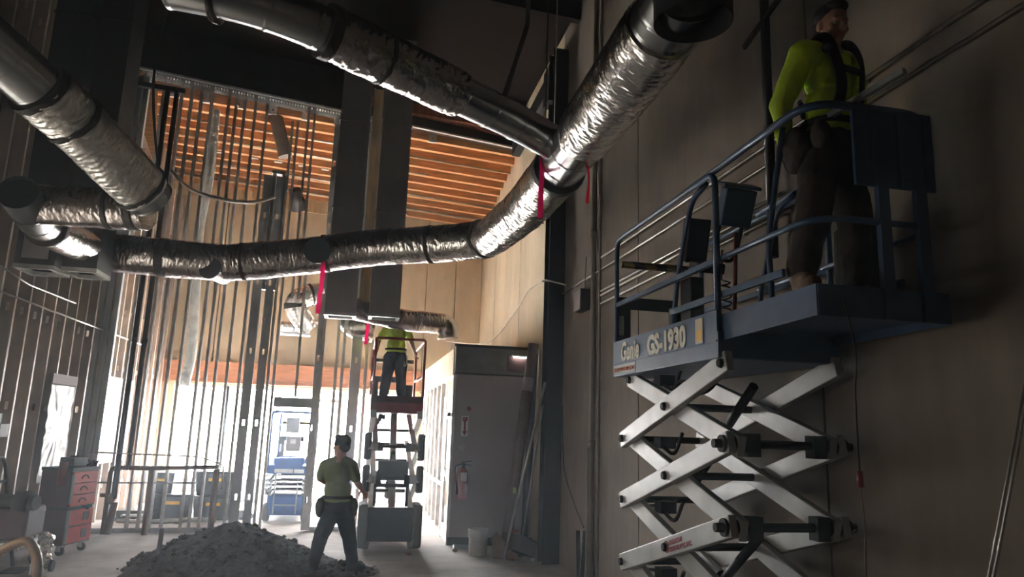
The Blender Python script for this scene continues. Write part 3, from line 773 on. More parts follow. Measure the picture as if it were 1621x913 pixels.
# ------------------------------------------------------------------ partitioned white room
wx0, wx1, wy0, wy1, wz = 1.54, XR - .01, 11.82, 16.9, 3.12
bm = nb(); b2(bm, (wx0 + .05, wy0, 0), (wx1, wy0 + .1, 2.68)); struct('wall_office', bm, whitewall, 'pale grey end wall of the small enclosed office')
bm = nb(); b2(bm, (wx0 + .02, wy0 + .005, 2.70), (wx1, wy0 + .1, wz)); struct('trim_2', bm, mat('grey_fascia', (.20, .19, .19), .8), 'darker grey band along the top of the office wall')
bm = nb(); b2(bm, (wx0 + .9, wy0 - .004, 2.78), (wx1 - .15, wy0 + .01, 3.02)); struct('trim_3', bm, mat('maroon_panel', (.10, .05, .05), .7), 'maroon panel in the dark band of the office wall')
bm = nb(); b2(bm, (wx0 - .01, wy0 - .02, wz), (wx1, wy0 + .12, wz + .05)); struct('trim_4', bm, steelblk, 'dark capping on the office wall')
bm = nb(); b2(bm, (wx0 + .02, wy0, 2.67), (wx1, wy0 + .02, 2.70)); struct('trim_5', bm, steelblk)
bm = nb(); b2(bm, (wx0 + .02, wy0 - .012, 0), (wx1, wy0, .12)); struct('baseboard_office', bm, blackr, 'black rubber baseboard of the office wall')
bm = nb(); b2(bm, (wx0, wy0 + .12, 2.66), (wx0 + .08, wy1, 3.10)); 
tag(link('plywood_fascia', bm, plyw), 'raw plywood fascia above the white storefront frame', 'fascia')
bm = nb(); b2(bm, (wx0 + .09, wy0 + .13, 3.0), (wx1, wy1, 3.08)); struct('ceiling_office', bm, plyw)
T = thing('tube_light', 'small bright tube light at the top right of the office wall', 'light', (2.7, wy0 - .06, 3.0)); bm = nb()
b2(bm, (2.52, wy0 - .05, 2.985), (2.74, wy0 - .03, 3.005)); link('lamp_tube', bm, emit('tube_glow', (1, .97, .9), 4), T); bm = nb(); b2(bm, (2.50, wy0 - .06, 3.005), (2.76, wy0 - .005, 3.03)); link('lamp_housing', bm, whitep, T)
# storefront frame on the side facing the room
bm = nb(); x = wx0; 
yy = [11.84, 12.72, 13.45, 14.15, 14.85, 15.55, 16.25, 16.88]
for y in yy: b2(bm, (x, y, 0), (x + .07, y + .05, 2.64))
b2(bm, (x, wy0, 2.60), (x + .08, wy1, 2.66)); b2(bm, (x + .002, 12.72, 0), (x + .072, wy1, .1)); b2(bm, (x + .002, 12.72, .82), (x + .072, wy1, .88))
b2(bm, (x + .002, 11.84, 2.05), (x + .072, 12.75, 2.11))
fr = struct('window_5', bm, offw, 'white aluminium storefront frame of the office side')
for a, b in zip(yy[1:], yy[2:]):
    bm = nb(); b2(bm, (x + .03, a + .05, .1), (x + .036, b, 2.6)); link('pane', bm, glass, fr)
bm = nb(); b2(bm, (x + .012, 11.9, 2.11), (x + .03, 12.72, 2.6)); link('transom_panel', bm, plyw, fr)
bm = nb()
b2(bm, (x + .01, 11.9, .02), (x + .05, 11.98, 2.04)); b2(bm, (x + .01, 12.64, .02), (x + .05, 12.72, 2.04)); b2(bm, (x + .01, 11.98, .02), (x + .05, 12.64, .25)); b2(bm, (x + .01, 11.98, 1.0), (x + .05, 12.64, 1.1)); b2(bm, (x + .01, 11.98, 1.95), (x + .05, 12.64, 2.04))
dr = struct('door_3', bm, offw, 'white framed glass door at the near end of the storefront')
bm = nb(); b2(bm, (x + .027, 11.98, .25), (x + .033, 12.64, 1.95)); link('pane', bm, glass, dr)
bm = nb(); tube(bm, rounded([(x + .01, 12.05, 1.15), (x - .04, 12.05, 1.15), (x - .04, 12.05, .95), (x + .01, 12.05, .95)], .02), .01, 8); link('door_handle', bm, galv, dr)
# door closer
bm = nb(); b2(bm, (x - .05, 12.0, 1.99), (x, 12.25, 2.05)); bar(bm, (x - .03, 12.2, 2.06), (x - .02, 12.6, 2.08), .02, .02); link('door_closer', bm, steelblk, dr)

yw = wy0
# fire extinguisher
T = thing('fire_extinguisher', 'red fire extinguisher hung on the pale office wall', 'fire extinguisher', (1.76, yw - .1, .72))
cx_, cy_ = 1.755, yw - .09
bm = nb(); lathe(bm, (cx_, cy_, .70), [(.055, 0), (.075, .01), (.078, .03), (.078, .38), (.07, .43), (.045, .47), (.03, .485)]); link('cylinder', bm, liftred, T)
bm = nb(); b2(bm, (cx_ - .05, cy_ - .082, .98), (cx_ + .05, cy_ - .05, 1.12)); link('paper_label', bm, whitep, T, bevel=.01)
bm = nb(); cyl(bm, (cx_, cy_, 1.18), (cx_, cy_, 1.25), .022); bar(bm, (cx_ - .02, cy_, 1.27), (cx_ + .13, cy_, 1.30), .03, .012); bar(bm, (cx_ - .02, cy_, 1.25), (cx_ + .12, cy_, 1.23), .03, .012); box(bm, (cx_ - .01, cy_, 1.26), (.05, .04, .05)); link('valve_handle', bm, steelblk, T)
bm = nb(); tube(bm, rounded([(cx_ - .02, cy_, 1.25), (cx_ - .13, cy_, 1.22), (cx_ - .12, cy_, 1.0), (cx_ - .09, cy_ - .0, .88)], .08), .011, 8); cyl(bm, (cx_ - .09, cy_, .88), (cx_ - .085, cy_, .78), .011, .02, seg=10); link('hose', bm, blackr, T)
# arrow sign
T = thing('fire_extinguisher_sign', 'white wall sign with red downward arrow above the extinguisher', 'sign', (1.755, yw - .01, 1.9))
bm = nb(); b2(bm, (1.70, yw - .02, 1.68), (1.81, yw - .002, 2.0)); link('sign_plate', bm, whitep, T)
bm = nb(); ys_ = yw - .023
prism(bm, [(1.715, ys_, 1.985), (1.795, ys_, 1.985), (1.795, ys_, 1.93), (1.77, ys_, 1.915), (1.77, ys_, 1.76), (1.795, ys_, 1.76), (1.755, ys_, 1.695), (1.715, ys_, 1.76), (1.74, ys_, 1.76), (1.74, ys_, 1.915), (1.715, ys_, 1.93)], (0, .002, 0)); link('red_arrow', bm, liftred, T)
text_mesh('lettering', 'FIRE', .028, (1.722, ys_ - .001, 1.945), (1, 0, 0), (0, 0, 1), whitep, T, ext=.0005)
T = thing('fire_alarm_strobe', 'small fire alarm strobe above the arrow sign', 'alarm', (1.80, yw - .03, 2.13)); bm = nb(); b2(bm, (1.72, yw - .03, 2.07), (1.78, yw, 2.17)); link('alarm_body', bm, whitewall, T); bm = nb(); lathe(bm, (1.81, yw - .05, 2.12), [(.03, 0), (.035, .01), (.03, .04), (.01, .05)], 14, V((0, 1, 0))); link('alarm_lens', bm, liftred, T)
T = thing('door_chime', 'small round device on the office wall below the arrow sign', 'wall device', (1.73, yw - .02, 1.51)); bm = nb(); lathe(bm, (1.73, yw - .02, 1.51), [(.02, 0), (.05, .008), (.055, .02)], 20, V((0, 1, 0))); link('device_body', bm, whitewall, T)
bm = nb(); prism(bm, [(1.70, yw - .024, 1.53), (1.76, yw - .024, 1.53), (1.755, yw - .024, 1.495), (1.73, yw - .024, 1.475), (1.705, yw - .024, 1.495)], (0, .004, 0)); link('device_mark', bm, sheet, T)
# bucket, boxes, roll, leaning conduits
T = thing('bucket', 'white plastic bucket standing before the office wall', 'bucket', (1.9, 10.95, 0))
bm = nb(); lathe(bm, (1.9, 10.95, 0), [(.125, 0), (.13, .01), (.142, .34), (.15, .345), (.15, .37), (.143, .37), (.135, .34), (.12, .02)], 28); link('bucket_body', bm, whitep, T)
bm = nb(); tube(bm, [V((1.9 + .15 * math.cos(a), 10.95 - .02 - .08 * math.sin(a) * 0, .33 - .13 * math.sin(a))) + V((0, -.15 * math.sin(a) * .9, 0)) for a in [k * PI / 10 for k in range(11)]], .003, 6); link('bucket_handle', bm, conduit, T)
Rz = Matrix.Rotation(.5, 3, 'Z') @ Matrix.Rotation(.35, 3, 'Y')
T = thing('cardboard_box', 'open dark cardboard box tipped at the foot of the column', 'box', (2.5, 10.75, 0)); c = V((2.5, 10.75, .17))
bm = nb()
for o_, s_ in (((0, 0, -.11), (.34, .3, .006)), ((-.17, 0, 0), (.006, .3, .22)), ((.17, 0, 0), (.006, .3, .22)), ((0, .15, 0), (.34, .006, .22)), ((0, -.15, 0), (.34, .006, .22))): box(bm, c + Rz @ V(o_), s_, Rz)
link('box_body', bm, mat('dark_cardboard', (.075, .055, .045), .85), T); bm = nb(); box(bm, c + Rz @ V((-.24, 0, .13)), (.15, .3, .005), Rz @ Matrix.Rotation(-.5, 3, 'Y')); link('box_flap', bm, cardboard, T)
bm = nb(); prism(bm, [(2.08, 10.6, .012), (2.42, 10.5, .012), (2.45, 10.95, .012), (2.2, 11.1, .3), (2.1, 11.0, .22)], (0, 0, .012))
tag(link('cardboard_sheet', bm, cardboard), 'flattened cardboard sheet lying beside the tipped box', 'cardboard')
bm = nb(); b2(bm, (1.62, 11.45, 0), (1.86, 11.6, .05)); tag(link('scrap_block', bm, galvd, bevel=.006), 'small pale scrap block on the floor below the extinguisher', 'scrap')
rg = random.Random(3)
for k in range(9):
    x_, y_ = [(2.15, 10.62), (2.22, 10.8), (2.3, 10.45), (2.05, 10.9), (1.98, 11.2), (1.6, 11.2), (2.6, 10.42), (2.45, 10.35), (.9, 10.9)][k]
    bm = nb(); s = rg.uniform(.02, .05); bmesh.ops.create_icosphere(bm, subdivisions=1, radius=s)
    for v in bm.verts: v.co = V((v.co.x * rg.uniform(.6, 1.4), v.co.y * rg.uniform(.6, 1.4), v.co.z * .6 + s * .55)) + V((x_, y_, 0))
    tag(link('rubble_scrap', bm, [whitep, galvd, cardboard][k % 3]), ['crumpled pale scrap on the floor, %s from the column', 'grey lump of scrap on the floor, %s from the column', 'brown scrap on the floor, %s from the column'][k % 3] % ORD[k], 'scrap', 'floor scraps')
T = thing('leaning_roll', 'tall brown roll leaning in the corner by the office', 'roll', (2.47, 11.05, 0)); bm = nb(); a = V((2.38, 11.3, .0)); b = V((2.80, 11.55, 3.2)); dd = (b - a).normalized()
cyl(bm, a + dd * .03, b, .085, seg=24); link('roll_body', bm, carpetroll, T); bm = nb(); q = a + dd * 2.45; cyl(bm, q, q + dd * .22, .0865, seg=24); link('paper_label', bm, whitewall, T)
bm = nb(); q = a + dd * .9 + V((-.0, -.085, 0)); box(bm, q, (.05, .006, .09)); link('tape_patch', bm, mat('green_tape', (.5, .6, .15), .6), T)
bm = nb(); a2 = V((2.72, 11.5, 0)); b2_ = V((2.84, 11.62, 3.05)); cyl(bm, a2, b2_, .06, seg=20); tag(link('leaning_dark_roll', bm, steelblk), 'dark roll leaning behind the brown roll in the corner', 'roll')
for k, (pb, Zb, pt) in enumerate((((797, 886), 0, (871, 603)), ((824, 858), 0, (868, 640)))):
    q = atZ(*pb, .005) if k == 0 else atY(824, 858, 10.7); 
    p = atX(*pt, 2.64 if k == 0 else 2.62)
    if k: q.z = .01; q = V((q.x, 10.75, .01)); p.y = 10.2
    p.y = 10.12 if k == 0 else 10.15
    bm = nb(); cyl(bm, q + (p - q).normalized() * .005, p, .019 if k == 0 else .012, seg=10)
    tag(link('leaning_conduit', bm, conduit), ['thicker bright conduit leaning on the dark column', 'thinner conduit leaning on the dark column behind the thicker one'][k], 'conduit')
# ------------------------------------------------------------------ scissor lifts
striped = bpy.data.materials.new('yellow_black_stripe'); striped.use_nodes = True
_n = striped.node_tree; _w = _n.nodes.new('ShaderNodeTexWave'); _w.inputs['Scale'].default_value = 3.2; _w.bands_direction = 'DIAGONAL'; _w.inputs['Distortion'].default_value = 0
_t = _n.nodes.new('ShaderNodeTexCoord'); _r = _n.nodes.new('ShaderNodeValToRGB'); _r.color_ramp.interpolation = 'CONSTANT'
_r.color_ramp.elements[0].color = (.01, .01, .01, 1); _r.color_ramp.elements[1].color = (.20, .15, .03, 1); _r.color_ramp.elements[1].position = .5
_n.links.new(_t.outputs['Object'], _w.inputs['Vector']); _n.links.new(_w.outputs['Fac'], _r.inputs['Fac']); _n.links.new(_r.outputs['Color'], _n.nodes['Principled BSDF'].inputs['Base Color'])

def lift(label, ox, oy, levels, zd, z0, paint, armm, ext=True, chw=.38, L=1.75, gate=True, group='scissor lifts', floor=True, railr=.02):
    T = thing('scissor_lift', label, 'scissor lift', (ox, oy, 0), group)
    def P(x, y, z): return V((ox + x, oy + y, z))
    w = .40
    # chassis
    bm = nb(); zc = min(.50, z0 + .02)
    b2(bm, P(-.33, .0, .12), P(.33, L - .05, zc)); b2(bm, P(-.36, .25, .22), P(.36, L - .35, zc - .02))
    b2(bm, P(-.28, -.03, .2), P(.28, .0, zc - .03))
    link('chassis', bm, paint, T, bevel=.015)
    bm = nb()
    for sx in (-1, 1):
        prism(bm, [P(sx * .34, .0, zc - .02), P(sx * .34, L - .1, zc - .02), P(sx * .34, L - .3, zc + .04), P(sx * .34, .15, zc + .04)], (sx * .05, 0, 0))
    link('side_ledge', bm, armm, T)
    for sx in (-1, 1):
        for y in (.14, L - .3):
            bm = nb(); a = P(sx * .28, y, .165); b = P(sx * .40, y, .165)
            lathe(bm, a if sx > 0 else a, [(.10, 0), (.155, .01), (.163, .03), (.163, .10), (.155, .12), (.09, .125)], 28, V((sx, 0, 0)))
            wl = link('wheel', bm, mat('grey_tyre', (.16, .155, .15), .8), T)
            bm = nb(); cyl(bm, b + V((sx * .004, 0, 0)), b + V((sx * .018, 0, 0)), .075, .06, 20); link('hub', bm, paint, wl)
    # scissor stack
    ztop = zd - .03; pit = (ztop - z0) / levels
    yn, yf = .0, 1.60
    hy = math.sqrt(max(.1, 1.67 ** 2 - pit ** 2)) / 2; ym = (yn + yf) / 2
    yn, yf = ym - hy, ym + hy
    for k in range(levels):
        zb, zt_ = z0 + k * pit, z0 + (k + 1) * pit
        for sx in (-1, 1):
            for inner in (0, 1):
                x = sx * (.352 - .062 * inner)
                a, b = (P(x, yf, zb), P(x, yn, zt_)) if not inner else (P(x, yn, zb), P(x, yf, zt_))
                bm = nb(); h = .122 if pit > .2 else .055
                bar(bm, a, b, .05 if levels != 3 else .085, h, ext=.10)
                am = link('scissor_arm', bm, armm, T, bevel=.006)
                d = (b - a).normalized()
                for q in (a, (a + b) / 2, b):
                    bm = nb(); rr = .030 if pit > .2 else .018
                    xo = x + sx * .026
                    cyl(bm, V((ox + xo, q.y, q.z)), V((ox + xo + sx * .022, q.y, q.z)), rr, rr * .8, 8, smooth=False)
                    link('pivot_bolt', bm, blackr, am)
        for (y, z_) in ((yn, zt_), (yf, zt_), (ym, (zb + zt_) / 2)):
            if k == levels - 1 and y != ym: continue
            bm = nb(); r = .034 if pit > .2 else .02
            cyl(bm, P(-.44 if y == yn else -.36, y, z_), P(.44 if y == yn else .36, y, z_), r * .75, seg=14)
            if pit > .2 and y == yn:
                for sx in (-1, 1):
                    cyl(bm, P(sx * .25, y, z_), P(sx * .395, y, z_), r * 1.45, seg=14)
                    b2(bm, P(sx * .17, y - .045, z_ - .07), P(sx * .25, y + .045, z_ + .06))
            link('cross_tube', bm, blackr, T)
    if pit > .2:
        for k in range(0, levels - 1, 2):
            bm = nb(); a = P(0, yf - .35, z0 + k * pit + .12); b = P(0, yn + .3, z0 + (k + 2) * pit - .1)
            cyl(bm, a, a.lerp(b, .55), .055, seg=20); cyl(bm, a.lerp(b, .5), b, .03, seg=16)
            link('lift_cylinder', bm, steelblk, T)
        bm = nb()
        for j in range(3):
            tube(bm, smooth_path([P(-.25 + .02 * j, yn + .25, zd - .02), P(-.27, yn + .35, zd - .12 - .02 * j), P(-.24, yn + .62, zd - .17), P(-.26 + .02 * j, yn + .8, zd - .08), P(-.25, yn + .95, zd - .16)], 8), .009, 6)
        link('hydraulic_hose', bm, blackr, T)
        for k in range(levels):
            bm = nb(); zz = z0 + (k + 1) * pit - .05
            tube(bm, smooth_path([P(-.2, yf - .05, zz), P(-.21, yf - .3, zz + .03), P(-.2, yf - .55, zz - .04), P(-.2, yf - .7, zz + .1)], 8), .014, 6)
            b2(bm, P(-.24, yf - .42, zz - .01), P(-.12, yf - .30, zz + .07))
            link('cable_carrier', bm, blackr, T)
    # platform
    bm = nb(); b2(bm, P(-w, 0, zd), P(w, L, zd + .10)); link('platform_frame', bm, paint, T, bevel=.006)
    bm = nb(); b2(bm, P(-w, -.012, zd + .005), P(w, -.001, zd + .155)); link('end_beam', bm, paint, T)
    bm = nb(); b2(bm, P(-w + .03, .01, zd + .10), P(w - .03, L - .01, zd + .115)); link('deck_plate', bm, galvd, T)
    for sx in (-1, 1):
        bm = nb(); x = sx * (w - .006); b2(bm, P(x, .0, zd + .10), P(x + sx * .006, L, zd + .28)); b2(bm, P(x, 0, zd + .095), P(x + sx * .012, L, zd + .105))
        side = link('toe_panel', bm, paint, T)
        if sx < 0 and levels > 3 and floor: first = side
        bm = nb(); zt2, zm = zd + 1.14, zd + .585; xr = sx * (w - .02)
        tube(bm, rounded([P(xr, .02, zd + .05), P(xr, .02, zt2), P(xr, L - .02, zt2), P(xr, L - .02, zd + .1)], .10, 5), railr, 10)
        link('guard_rail', bm, paint, T)
        bm = nb(); bar(bm, P(xr, .03, zm), P(xr, L - .03, zm), .03, .035); link('mid_rail', bm, paint, T)
    # entry end
    xr = w - .02; y = L - .01
    bm = nb(); b2(bm, P(-w, L - .006, zd + .1), P(w, L, zd + .26)); link('end_toe_panel', bm, paint, T)
    bm = nb(); cyl(bm, P(-xr + .04, y, zd + .94), P(xr - .04, y, zd + .94), .032 if gate else .02, seg=12); link('gate_bar', bm, striped, T)
    bm = nb(); b2(bm, P(-xr, y - .012, zd + .26), P(-xr + .12, y + .0, zd + .66)); b2(bm, P(-xr + .12, y - .012, zd + .56), P(.12, y + .0, zd + .66)); link('gate_plate', bm, blackr, T)
    bm = nb(); b2(bm, P(-xr + .02, y - .02, zd + .34), P(-xr + .06, y - .013, zd + .50)); link('gate_latch', bm, whitep, T)
    if ext:
        e = -.90; we = .36
        bm = nb(); b2(bm, P(-we, e, zd + .16), P(we, .75, zd + .235)); link('extension_deck', bm, paint, T, bevel=.005)
        bm = nb()
        for sx in (-1, 1):
            poly = [P(sx * we, .72, zd + .09), P(sx * we, e, zd + .12), P(sx * we, e, zd + .27), P(sx * we, .72, zd + .25)]
            prism(bm, poly, (sx * .006, 0, 0))
        b2(bm, P(-we, e - .006, zd + .12), P(we, e, zd + .27)); link('extension_toe_panel', bm, paint, T)
        bm = nb(); zt2 = zd + 1.19; zm = zd + .60
        tube(bm, rounded([P(-we + .01, .78, zt2 - .03), P(-we + .01, e + .0, zt2), P(we - .01, e, zt2), P(we - .01, .78, zt2 - .03)], .20, 10), .021, 10); link('extension_top_rail', bm, paint, T)
        bm = nb()
        tube(bm, rounded([P(-we + .01, .78, zm), P(-we + .01, e + .0, zm), P(we - .01, e, zm), P(we - .01, .78, zm)], .20, 10), .017, 8); 
        for sx in (-1, 1): bar(bm, P(sx * (we - .01), .74, zd + .38), P(sx * (we - .01), -.62, zd + .38), .02, .04)
        link('extension_mid_rail', bm, paint, T)
        for sx in (-1, 1):
            bm = nb(); x = sx * (we - .04)
            tube(bm, rounded([P(x, .78, zd + .25), P(x, .70, zd + .6), P(x, .46, zt2 - .09), P(x, .25, zt2 - .04)], .08, 5), .019, 8)
            link('extension_post', bm, paint, T); bm = nb()
            tube(bm, rounded([P(x, -.46, zd + .26), P(x, -.44, zd + .6), P(x, -.62, zt2 - .02)], .08, 5), .016, 8); link('extension_post', bm, paint, T)
        bm = nb(); b2(bm, P(-.125, e - .012, zd + .78), P(.33, e + .008, zt2 + .0)); 
        for x in (-.02, .13, .28): b2(bm, P(x - .012, e - .02, zd + .78), P(x + .012, e - .012, zt2 - .02))
        link('end_panel', bm, paint, T, bevel=.004)
        for x in (.02, .235): bm = nb(); b2(bm, P(x - .03, e - .02, zd + .12), P(x + .03, e + .012, zd + .79)); link('end_post', bm, paint, T)
    return T, side

OX, OY, ZD = 2.43, 3.85, 2.25
BL, _ = lift('big dark blue raised scissor lift beside the right wall with lettered side panel', OX, OY, 4, ZD, .40, blue, liftgray)
xs = OX - .40 - .003
cream = mat('cream_lettering', (.92, .88, .74), .6)
ux, uz = V((0, -1, 0)), V((0, 0, 1))
text_mesh('lettering', 'Genie', .20, (xs, 5.42, ZD + .115), ux, uz, cream, BL, bold=.007, sx=.78, shear=.12)
text_mesh('lettering', 'GS-1930', .190, (xs, 4.88, ZD + .112), ux, uz, cream, BL, bold=.010, sx=.93)
bm = nb(); b2(bm, (xs - .001, 5.12, ZD + .012), (xs + .001, 5.57, ZD + .085)); link('rental_sticker', bm, mat('sticker_grey', (.32, .33, .33), .5), BL)
text_mesh('lettering', 'AMERICAN SCISSOR LIFT, INC.', .038, (xs - .003, 5.56, ZD + .035), ux, uz, mat('orange_lettering', (.62, .16, .05), .6), BL, bold=.0015, sx=.82)
bm = nb(); b2(bm, (xs - .001, 4.02, ZD + .10), (xs + .001, 4.12, ZD + .26)); link('warning_sticker', bm, mat('yellow_sticker', (.62, .58, .36), .5), BL)
bm = nb(); b2(bm, (xs - .002, 4.035, ZD + .12), (xs, 4.105, ZD + .19)); link('warning_mark', bm, yellow, BL)
bm = nb()
for k in range(6): b2(bm, (xs - .0012, 5.5 - k * .27 - .2, ZD + .096), (xs, 5.5 - k * .27, ZD + .100))
link('panel_slots', bm, blackr, BL)
# red text on the third arm (outer arm of the lower visible level)
zb = .40; pit = (ZD - .03 - .40) / 4
hy = math.sqrt(1.67 ** 2 - pit ** 2) / 2
a = V((OX - .352 - .0275, OY + .8 + hy, .40 + pit)); b = V((OX - .352 - .0275, OY + .8 - hy, .40 + 2 * pit)); dd = (b - a).normalized(); uu = V((1, 0, 0)).cross(dd); uu = uu if uu.z > 0 else -uu
redl = mat('faded_red_lettering', (.50, .12, .14), .6)
c0 = a + dd * .90
text_mesh('lettering', 'AMERICAN', .040, c0 + uu * .004, dd, uu, redl, BL, bold=.001)
text_mesh('lettering', 'SCISSOR LIFT, INC.', .040, c0 - uu * .037, dd, uu, redl, BL, bold=.001)
bm = nb(); cc = a + dd * .855; pts = [cc + dd * .032 * math.cos(t) + uu * .036 * math.sin(t) for t in [2 * PI * k / 20 for k in range(21)]]; tube(bm, pts, .003, 5)
for t in (-.014, 0, .014): bar(bm, cc + dd * t - uu * .028, cc + dd * t + uu * .028, .003, .006)
link('round_emblem', bm, redl, BL)
# platform control box, cord, sloping frames
def Q(x, y, z): return V((OX + x, OY + y, ZD + z))
R1 = Matrix.Rotation(.45, 3, 'X') @ Matrix.Rotation(-.15, 3, 'Z')
bm = nb(); box(bm, Q(-.10, .28, 1.02), (.20, .13, .24), R1); ctl = link('control_box', bm, blue, BL, bevel=.008)
bm = nb(); box(bm, Q(-.10, .24, 1.155), (.24, .19, .02), R1); link('control_lid', bm, blue, ctl)
bm = nb(); tube(bm, rounded([Q(-.18, .34, .93), Q(-.2, .42, .72), Q(-.05, .42, .68), Q(-.02, .34, .93)], .07, 5), .014, 8); link('control_bracket', bm, blackr, ctl)
bm = nb(); box(bm, Q(-.24, .58, .86), (.16, .10, .30), Matrix.Rotation(.3, 3, 'X')); box(bm, Q(-.2, .5, .66), (.2, .14, .07), Matrix.Rotation(.3, 3, 'X')); link('manual_box', bm, steelblk, BL, bevel=.01)
bm = nb(); box(bm, Q(-.25, .62, .43), (.10, .16, .34)); link('outlet_box', bm, steelblk, BL, bevel=.008); bm = nb(); box(bm, Q(-.2, .95, .36), (.1, .12, .2)); link('outlet_box', bm, steelblk, BL, bevel=.008)
bm = nb(); pts = [Q(-.16, .36, .75), Q(-.17, .36, .55)] + [Q(-.17 + .03 * math.cos(t), .30 + .03 * math.sin(t), .52 - t * .0075) for t in [k * .5 for k in range(76)]]
tube(bm, pts, .006, 6); link('coiled_cord', bm, blackr, BL)
T = thing('red_level_rod', 'slim red rod standing on the blue lift deck', 'rod', Q(-.12, .3, .24)); bm = nb(); cyl(bm, Q(-.12, .30, .24), Q(-.12, .25, .84), .013, seg=10); link('rod_body', bm, mat('dull_red', (.22, .03, .015), .6), T)
T = thing('metal_strut', 'grey metal strut lying across the end rails of the blue lift', 'strut', atY(1265, 212, 3.35)); bm = nb(); bar(bm, atY(1265, 212, 3.30), atY(1432, 112, 2.68), .03, .03); link('strut_channel', bm, galvd, T)
T = thing('black_tool_bag', 'tall black bag standing on the far side of the blue lift extension', 'bag', Q(.22, -.42, .235)); bm = nb()
c = Q(.22, -.45, .235); lathe(bm, c, [(.10, 0), (.12, .02), (.125, .3), (.115, .46), (.06, .50), (.05, .56), (.03, .58)], 20); link('bag_body', bm, blackr, T)
bm = nb(); tube(bm, rounded([c + V((-.06, 0, .5)), c + V((-.05, 0, .62)), c + V((.05, 0, .62)), c + V((.06, 0, .5))], .04), .008, 8); link('bag_handle', bm, blackr, T)

RL, _ = lift('raised dark red scissor lift in mid room, seen from its end', .63, 11.35, 3, 2.0, .55, liftred, liftgray, ext=False, gate=True)
BL2, _ = lift('lowered bright blue scissor lift standing in the doorway', -1.13, 14.5, 4, .86, .50, blueb, galvd, ext=False)
# machine details seen end-on
bm = nb(); b2(bm, (.30, 11.27, .14), (.96, 11.33, .62)); link('battery_cover', bm, totem, RL, bevel=.01)
for k in (1, 2):
    zz = .55 + k * (2.0 - .03 - .55) / 3
    for sx in (-1, 1): bm = nb(); bar(bm, (.63 + sx * .40, 11.34, zz - .2), (.63 + sx * .40, 11.34, zz + .2), .11, .10); link('elbow_guard', bm, totem, RL, bevel=.03)
for sx in (-1, 1): bm = nb(); b2(bm, (.63 + sx * .33, 11.24, .04), (.63 + sx * .47, 11.75, .66)); link('side_pod', bm, mat('grey_tyre', (.16, .155, .15), .8), RL, bevel=.04)
bm = nb(); tube(bm, rounded([(.25, 11.36, 2.1), (.25, 11.36, 3.14), (1.01, 11.36, 3.14), (1.01, 11.36, 2.1)], .04), .02, 8); link('end_rail', bm, liftred, RL)
bm = nb(); b2(bm, (.24, 11.34, 2.0), (1.02, 11.36, 2.26)); link('end_panel', bm, dredm, RL)
bm = nb(); cyl(bm, (.66, 11.7, .5), (.63, 12.1, 2.0), .055, seg=16); link('centre_cylinder', bm, liftgray, RL)
bm = nb(); b2(bm, (.40, 11.38, 1.02), (.86, 11.42, 1.28)); b2(bm, (.36, 11.4, .62), (.40, 11.44, .95)); b2(bm, (.84, 11.4, .62), (.88, 11.44, .95)); b2(bm, (.36, 11.4, .9), (.88, 11.44, .95)); link('tow_bracket', bm, steelblk, RL)
bm = nb(); b2(bm, (.82, 12.6, 2.12), (.94, 12.9, 2.5)); link('control_pouch', bm, steelblk, RL)
bm = nb(); b2(bm, (-1.24, 14.46, 1.62), (-1.0, 14.5, 1.9)); bx = link('manual_box', bm, galvd, BL2)
bm = nb(); b2(bm, (-1.22, 14.44, 1.28), (-.95, 14.50, 1.55)); cb = link('control_box', bm, sheet, BL2, bevel=.02)
bm = nb(); b2(bm, (-1.14, 14.436, 1.42), (-1.04, 14.44, 1.50)); link('paper_label', bm, whitep, cb)
bm = nb(); b2(bm, (-1.38, 14.485, .88), (-1.05, 14.497, .95)); b2(bm, (-1.03, 14.485, .88), (-.85, 14.497, .95)); link('white_decal', bm, whitep, BL2)
bm = nb(); tube(bm, rounded([(-1.52, 14.5, .9), (-1.52, 14.5, 2.0), (-.75, 14.5, 2.0), (-.75, 14.5, .9)], .1), .02, 8); link('end_rail', bm, blueb, BL2)
bm = nb()
for x in (-1.34, -.94): b2(bm, (x - .012, 14.40, .15), (x + .012, 14.43, .85))
for z_ in (.3, .5, .7): b2(bm, (-1.34, 14.405, z_), (-.94, 14.425, z_ + .02))
link('entry_ladder', bm, galvd, BL2)
T = thing('blue_tool_tub', 'blue tub on the deck of the lowered blue lift', 'tub', (-1.15, 14.9, .98)); bm = nb(); prism(bm, [(-1.4, 14.62, .98), (-.9, 14.62, .98), (-.86, 14.62, 1.16), (-1.42, 14.62, 1.14)], (0, .4, 0)); link('tub_body', bm, blueb, T, bevel=.03)

